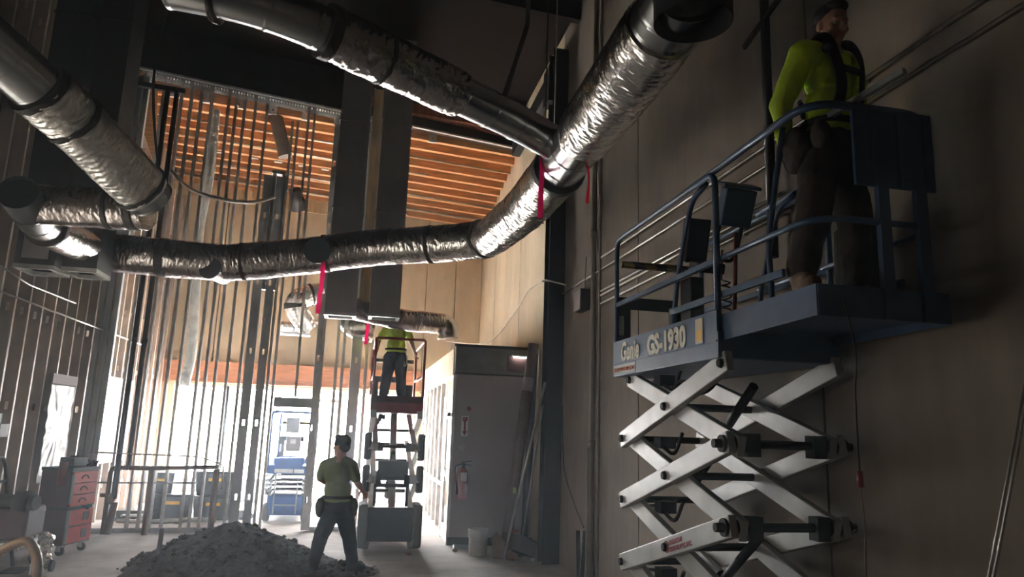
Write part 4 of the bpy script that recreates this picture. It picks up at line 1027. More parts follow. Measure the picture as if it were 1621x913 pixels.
# ------------------------------------------------------------------ people
def ico(bm, c, r, R=None, sub=2):
    r = (r, r, r) if isinstance(r, (int, float)) else r
    g = bmesh.ops.create_icosphere(bm, subdivisions=sub, radius=1.0)
    for v in g['verts']:
        p = V((v.co.x * r[0], v.co.y * r[1], v.co.z * r[2])); v.co = (R @ p if R is not None else p) + V(c)
def rc(bm, p, q, r1, r2):
    p = V(p); q = V(q)
    if (q - p).length > 1e-4: cyl(bm, p, q, r1, r2, 16)
    ico(bm, p, r1); ico(bm, q, r2)
def chain(bm, pts):
    for (p, r), (q, s) in zip(pts, pts[1:]): rc(bm, p, q, r, s)
def remesh(bm, vox, sm=3, noise_amp=0, nsc=12, seed=0, cutf=None):
    bmesh.ops.recalc_face_normals(bm, faces=bm.faces[:])
    me = bpy.data.meshes.new('tmp'); bm.to_mesh(me); bm.free()
    o = bpy.data.objects.new('tmp', me); COL.objects.link(o)
    md = o.modifiers.new('r', 'REMESH'); md.mode = 'VOXEL'; md.voxel_size = vox; md.use_smooth_shade = True
    bpy.context.view_layer.update()
    m2 = bpy.data.meshes.new_from_object(o.evaluated_get(bpy.context.evaluated_depsgraph_get()))
    bpy.data.objects.remove(o); bpy.data.meshes.remove(me)
    b = bmesh.new(); b.from_mesh(m2); bpy.data.meshes.remove(m2)
    for _ in range(sm): bmesh.ops.smooth_vert(b, verts=b.verts[:], factor=.5, use_axis_x=True, use_axis_y=True, use_axis_z=True)
    if noise_amp:
        b.normal_update()
        for v in b.verts:
            p = v.co
            n1 = 1 - 2 * abs(noise.noise(V((p.x * nsc, p.y * nsc, p.z * nsc * .8 + seed))))
            n2 = noise.noise(V((p.x * nsc * .4, p.y * nsc * .4, p.z * nsc * .9 + seed + 4)))
            v.co = p + v.normal * noise_amp * (n1 * .6 + n2)
    for f in b.faces: f.smooth = True
    return b
def hand(bm, wr, d, n, side, s=1.0, curl=.5, rf=.0085):
    """wrist point, direction of fingers, palm normal, side = direction of the thumb"""
    d = V(d).normalized(); n = V(n); n = (n - d * n.dot(d)).normalized(); t = d.cross(n) * side
    R = Matrix((t, n, d)).transposed()
    ico(bm, wr + d * .048 * s, (.040 * s, .015 * s, .052 * s), R); ico(bm, wr + d * .07 * s, (.040 * s, .013 * s, .035 * s), R)
    for k, (off, ln) in enumerate(((.030, .068), (.010, .078), (-.010, .072), (-.030, .056))):
        b0 = wr + d * .088 * s + t * off * s; c1 = curl * (1 + .1 * k); dir1 = (d * math.cos(c1) + n * math.sin(c1)); dir2 = (d * math.cos(c1 * 2.1) + n * math.sin(c1 * 2.1)); dir3 = (d * math.cos(c1 * 3) + n * math.sin(c1 * 3))
        p1 = b0 + dir1 * ln * .48 * s; p2 = p1 + dir2 * ln * .32 * s; p3 = p2 + dir3 * ln * .22 * s
        chain(bm, [(b0, rf * 1.1), (p1, rf), (p2, rf * .92), (p3, rf * .8)])
    b0 = wr + d * .025 * s + t * .028 * s; p1 = b0 + (d * .6 + t * .75 + n * .25).normalized() * .042 * s; p2 = p1 + (d * .85 + t * .3 + n * .5).normalized() * .034 * s; p3 = p2 + (d * .9 + n * .6).normalized() * .022 * s
    chain(bm, [(b0, rf * 1.5), (p1, rf * 1.2), (p2, rf * 1.05), (p3, rf * .85)])

def person(label, loc, J, fwd, headdir, pants, shirt, bootm, hand_cfg, vox=.008, wr=.007, seed=0, slim=1.0, baggy=1.0):
    T = thing('person', label, 'person', loc)
    o = V(loc)
    K = {k: o + V(v) for k, v in J.items()}
    f = V(fwd).normalized(); r = f.cross(V((0, 0, 1))).normalized()     # r: the person's right
    hd = V(headdir).normalized(); hr = hd.cross(V((0, 0, 1))).normalized(); hu = hr.cross(hd).normalized()
    HR = Matrix((hr, hd, hu)).transposed()
    TR = Matrix((r, f, V((0, 0, 1)))).transposed()
    bm = nb()
    hc = K['head']
    def hp(x, y, z): return hc + HR @ V((x, y, z))
    ico(bm, hp(0, -.012, .030), (.076, .094, .088), HR, 3); ico(bm, hp(0, .012, -.03), (.062, .072, .080), HR, 3)
    ico(bm, hp(0, .052, -.078), (.034, .030, .028), HR); ico(bm, hp(0, .072, .022), (.052, .018, .016), HR)
    chain(bm, [(hp(0, .082, .01), .009), (hp(0, .104, -.022), .013)]); ico(bm, hp(.012, .094, -.028), .009); ico(bm, hp(-.012, .094, -.028), .009)
    ico(bm, hp(0, .082, -.052), (.024, .010, .006), HR); ico(bm, hp(0, .080, -.063), (.021, .010, .006), HR)
    for sx in (-1, 1):
        ico(bm, hp(sx * .077, -.008, -.008), (.010, .020, .032), HR); ico(bm, hp(sx * .038, .058, -.024), (.024, .022, .022), HR)
    chain(bm, [(hp(0, -.012, -.06), .056), (K['neck'], .060)])
    chain(bm, [(K['neck'], .058), (K['chest'] + V((0, 0, .08)), .095)])
    ico(bm, K['chest'], (.150 * slim, .098, .17), TR); ico(bm, K['belly'], (.138 * slim, .098, .15), TR); ico(bm, K['pelvis'], (.150 * slim, .105, .12), TR)
    for s in 'LR':
        chain(bm, [(K['neck'] - V((0, 0, .03)), .045), (K['sh' + s], .056)])
        chain(bm, [(K['sh' + s], .054), (K['el' + s], .039)]); chain(bm, [(K['el' + s], .040), (K['wr' + s], .026)])
        chain(bm, [(K['hip' + s], .085), (K['kn' + s], .055)]); chain(bm, [(K['kn' + s], .056), (K['an' + s], .038)])
        hdir, hn, hs, curl = hand_cfg[s]
        hand(bm, K['wr' + s], hdir, hn, hs, 1.0, curl)
        td = V(K['toe' + s] - K['an' + s]); chain(bm, [(K['an' + s], .036), (K['toe' + s] + V((0, 0, .01)), .028)])
    link('body', remesh(bm, min(vox, .007), 2), skin, T)
    # eyes
    for sx in (-1, 1):
        bm = nb(); ico(bm, hp(sx * .031, .072, -.002), (.012, .008, .006), HR); e = link('eye', bm, whitep, T); bm = nb(); ico(bm, hp(sx * .031, .079, -.002), .0045); link('pupil', bm, blackr, e)
    # shirt
    bm = nb()
    ico(bm, K['chest'], (.172 * slim, .118, .185), TR); ico(bm, K['belly'], (.165 * slim, .122, .17), TR); ico(bm, K['pelvis'] + V((0, 0, .09)), (.168 * slim, .125, .11), TR)
    for s in 'LR':
        chain(bm, [(K['neck'] - V((0, 0, .045)), .062), (K['sh' + s], .074)])
        if hand_cfg.get('long', True):
            chain(bm, [(K['sh' + s], .072), (K['el' + s], .058)]); w_ = K['wr' + s]; chain(bm, [(K['el' + s], .056), (K['el' + s].lerp(w_, .92), .040)])
        else:
            chain(bm, [(K['sh' + s], .072), (K['sh' + s].lerp(K['el' + s], .75), .060)])
    sh = link('shirt', remesh(bm, vox, 3, wr, 13, seed), shirt, T)
    # trousers
    bm = nb(); ico(bm, K['pelvis'], (.165 * slim, .125, .13), TR)
    for s in 'LR':
        h, k, a = K['hip' + s], K['kn' + s], K['an' + s]
        chain(bm, [(h, .102 * baggy), (k, .076 * baggy)]); chain(bm, [(k, .076 * baggy), (a + V((0, 0, .05)), .066 * baggy)])
    link('trousers', remesh(bm, vox, 3, wr * 1.3, 11, seed + 3), pants, T)
    bm = nb(); c = K['pelvis'] + V((0, 0, .10))
    pts = [c + TR @ V((.172 * slim * math.cos(t), .13 * math.sin(t), 0)) for t in [2 * PI * k / 28 for k in range(29)]]
    tube(bm, pts, .018, 8); link('belt', bm, harness, T)
    for s in 'LR':
        bm = nb(); a, t = K['an' + s], K['toe' + s]; g = min(a.z, t.z)
        zf = K['floor' + s].z if ('floor' + s) in K else o.z
        rc(bm, a + V((0, 0, .03)), V((a.x, a.y, a.z - .02)), .066, .056); dirx = (t - a); dirx.z = 0; dirx.normalize()
        chain(bm, [(a - dirx * .03 + V((0, 0, -.035)), .042), (t + V((0, 0, .0)), .040)]); chain(bm, [(a + V((0, 0, -.01)), .05), (a.lerp(t, .6) + V((0, 0, .01)), .042)])
        link('boot', remesh(bm, vox, 2), bootm, T)
    # hair
    bm = nb(); ico(bm, hp(0, -.030, .056), (.084, .094, .084), HR, 3); ico(bm, hp(0, -.055, .0), (.076, .060, .075), HR, 3); ico(bm, hp(0, .030, .108), (.062, .050, .032), HR, 2)
    hb = remesh(bm, .006, 2, .004, 40, seed); link('hair', hb, hairm, T)
    return T, K, TR, HR, hp

base = V((2.36, 3.22, ZD + .235))
f = V((.22, -.97, 0)).normalized()
J1 = dict(pelvis=(0.03, 0, .86), belly=(.03, .0, 1.05), chest=(.04, .0, 1.25), neck=(.05, -.0, 1.43), head=(.065, -.01, 1.555),
          shR=(-.135, -.03, 1.355), elR=(-.225, .06, 1.09), wrR=(-.165, .12, .87), shL=(.205, .04, 1.345), elL=(.27, .10, 1.07), wrL=(.25, -.04, .88),
          hipR=(-.06, -.02, .82), knR=(-.13, -.05, .46), anR=(-.185, -.0, .11), toeR=(-.23, -.16, .065),
          hipL=(.11, .05, .82), knL=(.17, .03, .45), anL=(.19, .08, .085), toeL=(.24, -.05, .04))
W1, K1, TR1, HR1, hp1 = person('worker with black safety harness and lime shirt standing on the big blue lift', base, J1, f, V((.02, -.97, -.20)), workpants, hivis, boot,
    {'R': (V((.1, -.6, -.75)), V((1, 0, -.2)), 1, .6), 'L': (V((0, -.5, -.8)), V((-1, 0, -.2)), -1, .5)}, seed=2, baggy=1.12, slim=.92)
def tp(x, y, z): return K1['chest'] + TR1 @ V((x, y, z))
def strapline(pts, w, t, T, name='harness_strap', m=harness):
    pts = smooth_path(pts, 8); bm = nb(); prev = None
    for i, p in enumerate(pts):
        d = (pts[min(i + 1, len(pts) - 1)] - pts[max(0, i - 1)]).normalized(); out = (p - K1['chest']); out.z *= .3; out = (out - d * out.dot(d)).normalized(); s = d.cross(out).normalized()
        cur = [bm.verts.new(q) for q in (p - s * w - out * t, p + s * w - out * t, p + s * w + out * t, p - s * w + out * t)]
        if prev:
            for k in range(4): bm.faces.new((prev[k], prev[(k + 1) % 4], cur[(k + 1) % 4], cur[k]))
        else: bm.faces.new(cur[::-1])
        prev = cur
    bm.faces.new(prev); return link(name, bm, m, T)
for s in (1, -1):
    strapline([tp(s * .09, .09, -.30), tp(s * .075, .135, -.12), tp(s * .10, .125, .05), tp(s * .095, .07, .18), tp(s * .09, -.02, .21), tp(s * .08, -.11, .13), tp(0, -.14, -.04)], .026, .010, W1)
strapline([tp(-.08, .148, -.02), tp(0, .160, -.03), tp(.08, .148, -.02)], .016, .006, W1, 'chest_strap')
bm = nb(); ico(bm, tp(.12, .11, .10), (.04, .04, .03)); link('harness_buckle', bm, harness, W1)
# tool pouches
for (dx, dy, dz, s_) in ((-.20, .02, -.02, (.075, .10, .13)), (-.15, -.12, .02, (.05, .05, .08)), (-.17, .10, -.01, (.05, .06, .10))):
    bm = nb(); ico(bm, K1['pelvis'] + V((dx, dy, dz - .02)), s_); link('tool_pouch', remesh(bm, .008, 2, .010, 14, dx * 10), mat('worn_leather', (.07, .055, .047), .8, 0, .3, 9), W1)
bm = nb(); rc(bm, K1['pelvis'] + V((-.22, -.08, .10)), K1['pelvis'] + V((-.26, -.12, .16)), .012, .014); link('tool_handle', bm, blackr, W1)

# walking man
b0 = V((-.13, 9.25, 0)); d0 = 9.25
def wp(px, py, dy, base_): 
    p = atY(px, py, base_.y + dy); return p - base_
J2 = dict(pelvis=wp(533, 800, 0, b0), belly=wp(534, 776, 0, b0), chest=wp(535, 748, 0, b0), neck=wp(540, 722, -.0, b0), head=wp(540, 706, 0, b0),
          shL=wp(515, 737, .02, b0), elL=wp(506, 757, .22, b0), wrL=wp(518, 766, .42, b0), shR=wp(557, 737, .0, b0), elR=wp(566, 764, -.04, b0), wrR=wp(574, 776, .18, b0),
          hipL=wp(523, 812, 0, b0), knL=wp(507, 852, .06, b0), anL=wp(497, 893, -.14, b0), toeL=wp(487, 903, .02, b0),
          hipR=wp(545, 812, 0, b0), knR=wp(553, 852, .04, b0), anR=wp(557, 893, .10, b0), toeR=wp(574, 897, .18, b0))
W2, K2, TR2, HR2, hp2 = person('worker in yellow shirt and dark trousers walking past the dirt pile', b0, J2, V((.1, 1, 0)), V((-.85, .5, -.05)), denim, mat('hi_vis_hazed', (.20, .25, .10), .8), blackr,  # shirt colour muted to imitate haze and backlight
    {'R': (V((.3, .6, -.4)), V((0, 0, -1)), 1, .5), 'L': (V((.3, .8, .2)), V((0, 0, -1)), -1, .6), 'long': False}, seed=8, baggy=1.08, slim=1.0, vox=.01)
bm = nb()
for s in (1, -1): ico(bm, K2['pelvis'] + V((s * .19, 0, -.02)), (.06, .09, .12))
link('tool_pouch', remesh(bm, .012, 2, .008, 12), harness, W2)
bm = nb(); ico(bm, hp2(0, -.02, .045), (.088, .103, .084), HR2, 3); bm2 = remesh(bm, .007, 1); link('dark_cap', bm2, denim, W2)

# worker on the red lift
b0 = V((.62, 12.62, 2.118))
def q3(px, py, dy): return atY(px, py, 12.62 + dy) - b0
z3 = q3
J3 = dict(pelvis=(0, 0, .88), belly=(.0, 0, 1.06), chest=(-.01, 0, 1.26), neck=(-.02, .02, 1.44), head=(-.04, .03, 1.56),
          shL=(-.17, .0, 1.36), elL=(-.30, .10, 1.14), wrL=(-.32, .12, .96), shR=(.16, 0, 1.36), elR=(.26, -.02, 1.12), wrR=(.33, -.02, .94),
          hipL=(-.09, 0, .84), knL=(-.13, .02, .47), anL=(-.17, .0, .09), toeL=(-.21, .12, .04),
          hipR=(.09, 0, .84), knR=(.12, .03, .47), anR=(.14, .0, .09), toeR=(.18, .13, .04))
W3, K3, TR3, HR3, hp3 = person('worker in lime shirt and dark jeans standing on the red lift', b0, J3, V((0, 1, 0)), V((-.2, 1, .2)), denim, hivis, blackr,
    {'R': (V((.1, .2, -1)), V((1, 0, 0)), 1, .8), 'L': (V((-.1, .2, -1)), V((-1, 0, 0)), -1, .8), 'long': False}, seed=5, baggy=1.15, vox=.01)
bm = nb(); tube(bm, smooth_path([K3['pelvis'] + V((.17, -.05, .1)), K3['pelvis'] + V((.19, -.08, -.12)), K3['pelvis'] + V((.15, -.1, -.18)), K3['pelvis'] + V((.16, -.06, .02))], 8), .010, 6)
link('lanyard', bm, whitecable, W3)
# ------------------------------------------------------------------ dirt pile
def pile(cx, cy, rx, ry, h, seed, name, label, nx=110, ny=90):
    bm = nb(); grid = []
    for j in range(ny + 1):
        row = []
        for i in range(nx + 1):
            u = (i / nx) * 2 - 1; v = (j / ny) * 2 - 1
            x, y = cx + u * rx, cy + v * ry; rr = math.sqrt(u * u + v * v)
            n1 = noise.fractal(V((x * 1.3, y * 1.3, seed)), .8, 2.1, 4); n2 = noise.noise(V((x * 9, y * 9, seed + 3))); n3 = 1 - 2 * abs(noise.noise(V((x * 22, y * 22, seed))))
            z_ = h * max(0, 1 - (rr * (1 + .12 * n1)) ** 1.3)
            z_ += (n1 * .05 + n2 * .03 + n3 * .014) * min(1, z_ * 9) if z_ > .001 else -.03
            row.append(bm.verts.new((x, y, max(z_, -.02) if z_ > .001 else -.02)))
        grid.append(row)
    for j in range(ny):
        for i in range(nx):
            f = bm.faces.new((grid[j][i], grid[j][i + 1], grid[j + 1][i + 1], grid[j + 1][i])); f.smooth = False
    rgn = random.Random(seed)
    for k in range(int(170 * rx)):
        a = rgn.uniform(0, 2 * PI); q = math.sqrt(rgn.random()) * .97; u, v = q * math.cos(a), q * math.sin(a)
        z_ = h * max(0, 1 - q ** 1.3); s = rgn.uniform(.012, .05)
        g = bmesh.ops.create_icosphere(bm, subdivisions=1, radius=s)
        for w in g['verts']: w.co = V((w.co.x * rgn.uniform(.6, 1.3), w.co.y * rgn.uniform(.6, 1.3), w.co.z * rgn.uniform(.5, 1))) + V((cx + u * rx, cy + v * ry, z_ + s * .3 + .01))
    o = link(name, bm, dirt); return tag(o, label, 'dirt pile')
o = pile(-1.38, 10.05, 1.3, 1.3, .53, 3, 'dirt_pile', 'large pile of dark dirt clods on the floor'); o['kind'] = 'stuff'
o = pile(.02, 9.75, .45, .42, .10, 11, 'dirt_heap', 'small low heap of dirt behind the walking worker', 40, 40); o['kind'] = 'stuff'
T = thing('wooden_stake', 'dark upright stake left of the dirt pile', 'stake', (atZ(246, 905, 0).x, 9.75, 0)); p = atZ(246, 908, 0); q = atY(257, 836, p.y); bm = nb(); bar(bm, p + V((0, 0, .0)), q, .05, .03); link('stake_body', bm, mat('dark_stake', (.05, .035, .03), .8), T)

# ------------------------------------------------------------------ tool chest on casters
CHA = math.radians(74)
tc = V((-3.86, 11.25, 0)); ang = math.radians(-58)
T = thing('tool_chest', 'stacked red and black rolling tool chest by the left wall', 'tool chest', (0, 0, 0)); T['_o'] = (0, 0, 0)
def B(name, p0, p1, m, par=T, bev=.006):
    bm = nb(); b2(bm, p0, p1); return link(name, bm, m, par, bevel=bev)
# local: front face toward -y, width x
wd, dp = .56, .42
B('chest_body', (-wd / 2, -dp / 2, .13), (wd / 2, dp / 2, .58), dredm); B('upper_body', (-wd / 2, -dp / 2, .60), (wd / 2, dp / 2, 1.08), dredm)
B('chest_lid', (-wd / 2 - .01, -dp / 2 - .01, 1.08), (wd / 2 + .01, dp / 2 + .01, 1.12), totem)
B('middle_gap', (-wd / 2 + .01, -dp / 2 + .01, .58), (wd / 2 - .01, dp / 2 - .01, .60), blackr)
for z0_, z1_ in ((.15, .35), (.37, .57), (.62, .76), (.77, .91), (.92, 1.06)):
    d = B('drawer', (-wd / 2 + .02, -dp / 2 - .018, z0_), (wd / 2 - .02, -dp / 2 - .001, z1_), redm)
    bm = nb()
    if z1_ < .6: b2(bm, (.04, -dp / 2 - .024, z0_ + .05), (.16, -dp / 2 - .019, z1_ - .04))
    else: tube(bm, [(-.02 + .07 * math.cos(t), -dp / 2 - .02, z0_ + .05 + .045 * math.sin(t)) for t in [k * PI / 8 for k in range(9)]], .009, 6)
    link('drawer_handle', bm, dredm, d)
for x in (-wd / 2, ): B('corner_trim', (x, -dp / 2 - .022, .15), (x + .05, -dp / 2 - .001, .57), whitewall); B('corner_trim', (x, -dp / 2 - .022, .65), (x + .05, -dp / 2 - .001, 1.03), whitewall)
bm = nb(); box(bm, (.1, -dp / 2 - .02, .60), (.16, .03, .03)); box(bm, (.1, -dp / 2 - .03, .585), (.05, .03, .05)); link('latch', bm, blackr, T)
for x in (-.22, .22):
    for y in (-.15, .15):
        bm = nb(); cyl(bm, (x - .018, y, .055), (x + .018, y, .055), .055, seg=20); wl = link('caster', bm, blackr, T)
        bm = nb(); b2(bm, (x - .03, y - .02, .05), (x - .022, y + .04, .13)); b2(bm, (x + .022, y - .02, .05), (x + .03, y + .04, .13)); b2(bm, (x - .035, y - .03, .12), (x + .035, y + .045, .13)); link('caster_fork', bm, conduit, wl)
T.location = (-3.72, 11.2, 0); T.rotation_euler.z = CHA
def onchest(x, y, z): 
    a = CHA; return V((-3.72 + x * math.cos(a) - y * math.sin(a), 11.2 + x * math.sin(a) + y * math.cos(a), z))
U = thing('black_case', 'small black case on top of the red tool chest', 'case', onchest(.1, .05, 1.12)); c = onchest(.1, .05, 1.18); bm = nb(); box(bm, c, (.30, .2, .12), Matrix.Rotation(CHA, 3, 'Z')); link('case_body', bm, totem, U, bevel=.01)
bm = nb(); box(bm, onchest(.1, .05, 1.25), (.14, .03, .02), Matrix.Rotation(CHA, 3, 'Z')); link('case_handle', bm, blackr, U)
U = thing('red_bottle', 'dull red cylinder hooked on the side of the tool chest', 'cylinder', onchest(-.36, -.12, .93)); bm = nb(); c = onchest(-.345, -.12, .9); cyl(bm, c, c + V((0, 0, .30)), .05, seg=20); link('bottle_body', bm, mat('rusty_red', (.30, .06, .05), .5), U)
bm = nb(); cyl(bm, c + V((0, 0, .30)), c + V((0, 0, .33)), .03, seg=16); link('bottle_cap', bm, blackr, U)
U = thing('spray_tools', 'jumble of small tools on the right of the tool chest lid', 'tools', onchest(.2, -.1, 1.12)); bm = nb()
rg = random.Random(5)
for k in range(6): q = onchest(.17 + rg.uniform(-.08, .1), -.13 + rg.uniform(-.05, .08), 1.13); bar(bm, q, q + V((rg.uniform(-.1, .1), rg.uniform(-.1, .1), rg.uniform(.01, .08))), .02, .025)
link('tool_heap', bm, steelblk, U)
U = thing('hanging_black_bag', 'black bag hanging off the right side of the tool chest', 'bag', onchest(.37, 0, .85)); bm = nb(); ico(bm, onchest(.36, -.05, .94), (.07, .09, .14)); link('bag_body', remesh(bm, .012, 2, .01, 12), blackr, U)

# dark machinery / trolley at lower left
U = thing('pipe_threader', 'dark machine on tubular legs at lower left with bronze hoop', 'machine', (-3.3, 9.3, 0))
bm = nb(); b2(bm, (-3.95, 9.0, .48), (-3.35, 9.5, .80)); link('machine_body', bm, mat('dark_maroon_casting', (.045, .015, .018), .7), U, bevel=.03)
bm = nb(); cyl(bm, (-3.95, 9.2, .86), (-3.30, 9.05, .86), .08, seg=20); cyl(bm, (-3.5, 9.1, .86), (-3.36, 9.07, .86), .12, seg=20); link('machine_drum', bm, steelblk, U)
bm = nb(); tube(bm, rounded([(-3.9, 9.1, .5), (-3.62, 8.9, .0), ], .1) if False else [V((-3.75, 9.2, .5)), V((-3.50, 8.95, .02))], .022, 8); link('leg', bm, conduit, U)
bm = nb(); tube(bm, [V((-3.45, 9.4, .5)), V((-3.30, 9.55, .02))], .022, 8); link('leg', bm, conduit, U)
bm = nb(); tube(bm, [V((-3.9, 9.45, .5)), V((-4.05, 9.6, .02))], .022, 8); link('leg', bm, conduit, U)
bm = nb(); b2(bm, (-3.62, 8.93, .42), (-3.34, 9.35, .46)); link('tool_tray', bm, galvd, U)
T2 = thing('bronze_hoop_stand', 'curved bronze coloured hoop stand at the bottom left corner', 'stand', (-3.3, 8.3, 0))
bm = nb(); pts = rounded([atY(-40, 905, 8.3), atY(5, 868, 8.3), atY(45, 852, 8.3), atY(60, 880, 8.3), atY(58, 930, 8.3)], .1, 6); pts[-1] = V((pts[-1].x, pts[-1].y, .02)); tube(bm, pts, .045, 12)
q = pts[0]; tube(bm, [q, V((q.x - .05, q.y, .02))], .045, 12); link('hoop', bm, mat('bronze_paint', (.20, .13, .07), .45, .4), T2)
T3 = thing('upright_white_tube', 'slim pale upright tube before the red tool chest', 'tube', atZ(60, 880, 0)); p = atY(56, 852, 9.7); q = atY(64, 812, 9.7); bm = nb(); p = V((p.x, 9.7, .0)); bar(bm, p, atY(65, 812, 9.7), .02, .02); link('tube_body', bm, whitep, T3)
# clear plastic wrapped debris
U = thing('plastic_wrapped_parts', 'crumpled shiny plastic wrapped parts on the floor before the tool chest', 'debris', (-3.35, 10.2, 0)); bm = nb()
c = atY(70, 865, 9.9); ico(bm, V((c.x, 9.9, .28)), (.08, .08, .17), None, 4); ico(bm, V((c.x - .02, 9.9, .12)), (.10, .08, .13), None, 4)
link('plastic_wrap', remesh(bm, .012, 0, .05, 16, 3), foil, U)
bm = nb(); cyl(bm, (c.x + .1, 9.86, .07), (c.x + .14, 9.86, .07), .065, seg=18); link('wheel', bm, blackr, U)
U = thing('hand_truck', 'dark hand truck frame leaning on the left wall studs', 'hand truck', (-4.1, 9.6, 0)); bm = nb()
yb = 9.75
tube(bm, rounded([(-3.85, yb, .02), (-4.12, yb, 1.28), (-4.12, yb + .38, 1.28), (-3.85, yb + .38, .02)], .12, 6), .022, 8)
for z_ in (.35, .7, 1.0): x = -3.85 - .27 * z_ / 1.26; bar(bm, (x, yb, z_), (x, yb + .38, z_), .02, .03)
link('frame', bm, steelblk, U); bm = nb(); b2(bm, (-3.86, yb, .0), (-3.62, yb + .38, .012)); link('toe_plate', bm, steelblk, U)
# wall shelf items left
bm = nb(); lathe(bm, (-4.14, 8.9, 1.50), [(.05, 0), (.055, .02), (.05, .2), (.02, .25)], 14, V((0, 1, 0))); tag(link('white_bottle', bm, whitep), 'white bottle resting in the left wall studs', 'bottle')
bm = nb(); b2(bm, (-4.22, 9.72, 1.52), (-4.05, 9.95, 1.68)); b2(bm, (-4.2, 9.75, 1.68), (-4.1, 9.85, 1.80)); tag(link('junction_box', bm, steelblk, bevel=.005), 'dark junction box between the left wall studs', 'junction box')

# plastic sheet over left opening: crinkled
bm = nb(); grid = []
yA, yB_, zA, zB = 11.40, 12.30, .86, 2.24
for j in range(61):
    row = []
    for i in range(41):
        u, v = i / 40, j / 60; a = math.atan2((v - .55) * 1.5, u - .5); rr = math.hypot(u - .5, (v - .55) * 1.5)
        z_ = .022 * noise.noise(V((a * 4.5, rr * 1.5, 1))) * min(1, rr * 3) + .006 * noise.noise(V((u * 8, v * 10, 2)))
        row.append(bm.verts.new((-4.20 + z_, yA + (yB_ - yA) * u, zA + (zB - zA) * v)))
    grid.append(row)
for j in range(60):
    for i in range(40): f_ = bm.faces.new((grid[j][i], grid[j][i + 1], grid[j + 1][i + 1], grid[j + 1][i])); f_.smooth = True
T = thing('plastic_sheet', 'shiny crinkled plastic sheet stretched over an opening in the left wall', 'plastic sheet', (-4.2, 11.8, .86)); o = link('sheeting', bm, vinyl, T); md = o.modifiers.new('s', 'SOLIDIFY'); md.thickness = .003
bm = nb(); b2(bm, (-4.235, yA - .02, zB), (-4.18, yB_ + .02, zB + .14)); link('top_board', bm, whitewall, T)
# similar pale sheet beyond the partition on the left wall
bm = nb(); b2(bm, (-4.24, 13.9, 1.0), (-4.22, 15.4, 2.5)); tag(link('white_wall_board', bm, whitewall), 'white board on the left wall beyond the partition', 'board')

# pipe assembly at partition
def pipe_thing(name, pts, r, m, label, cat, rad=.08):
    bm = nb(); tube(bm, rounded(pts, rad, 6), r, 10); return tag(link(name, bm, m), label, cat)
brownp = mat('rusty_pipe', (.24, .17, .145), .6, .2)
Yp = 12.75
xa, xb, xc = atY(176, 740, Yp).x, atY(347, 736, Yp).x, atY(241, 740, Yp).x
U = thing('gas_pipe_frame', 'low brown pipe frame with bends before the partition studs', 'pipework', (xa, Yp, 0))
zt_ = atY(241, 741, Yp).z
bm = nb(); tube(bm, rounded([(xa, Yp, .02), (xa, Yp, zt_), (xc, Yp, zt_), (xb, Yp, zt_ + .04)], .1, 6), .035, 10); link('top_pipe', bm, brownp, U)
bm = nb(); cyl(bm, (xc, Yp, .01), (xc, Yp, zt_), .045, seg=14); link('centre_post', bm, brownp, U)
bm = nb(); cyl(bm, (xb - .03, Yp, .01), (xb - .03, Yp, zt_), .05, seg=14); link('end_post', bm, brownp, U)
bm = nb(); ico(bm, (xa + .05, Yp, .55), (.07, .06, .09)); cyl(bm, (xa - .1, Yp, .6), (xa + .1, Yp, .6), .03); cyl(bm, (xa + .06, Yp, .02), (xa + .12, Yp, .5), .06, .05, seg=14); link('valve', bm, brownp, U)
pipe_thing('wall_conduit', [(-4.0, 12.72, 1.25), (-2.4, 12.72, 1.22), (-2.0, 12.72, 1.1), (-2.0, 12.72, .72)], .012, conduit, 'thin pale conduit above the low brown pipe frame', 'conduit')
pipe_thing('wall_conduit', [(-3.9, 12.85, .78), (-2.4, 12.85, .80)], .014, galvd, 'thin conduit below the rail of the brown pipe frame', 'conduit')
# totes
def tote(label, x, y, z, w, d, h, rot=0, handle=False, lid=True):
    U = thing('storage_tote', label, 'tote', (x, y, z)); 
    bm = nb(); s = .88
    b = [V((sx * w / 2 * s, sy * d / 2 * s, 0)) for sx, sy in ((-1, -1), (1, -1), (1, 1), (-1, 1))]; t = [V((sx * w / 2, sy * d / 2, h)) for sx, sy in ((-1, -1), (1, -1), (1, 1), (-1, 1))]
    R = Matrix.Rotation(rot, 3, 'Z'); vb = [bm.verts.new(R @ p + V((x, y, z))) for p in b]; vt = [bm.verts.new(R @ p + V((x, y, z))) for p in t]
    bm.faces.new(vb[::-1]); bm.faces.new(vt)
    for i in range(4): bm.faces.new((vb[i], vb[(i + 1) % 4], vt[(i + 1) % 4], vt[i]))
    link('tote_body', bm, totem, U, bevel=.015)
    bm = nb(); box(bm, V((x, y, z + h + .018)), (w + .03, d + .03, .035), R); link('tote_lid', bm, totem, U, bevel=.01)
    bm = nb(); box(bm, V((x, y, z + h * .72)) + R @ V((0, -d / 2 * .99, 0)), (w * .35, .012, h * .14), R); link('orange_label', bm, yellow, U)
    bm = nb()
    for sx in (-1, 1): box(bm, V((x, y, z + h * .93)) + R @ V((sx * w * .3, -d / 2 - .012, 0)), (.08, .03, .09), R)
    link('latch', bm, blackr, U); return U
tote('black tote with orange label, left one behind the partition', -3.15, 14.9, 0, .72, .5, .42, .1)
tote('smaller black case standing on the left tote', -3.38, 14.9, .456, .42, .36, .34, .1)
tote('lowest black tote of the right stack behind the partition', -2.42, 14.9, 0, .72, .5, .40)
tote('upper black tote of the right stack behind the partition', -2.42, 14.9, .436, .72, .5, .40)
bm = nb()
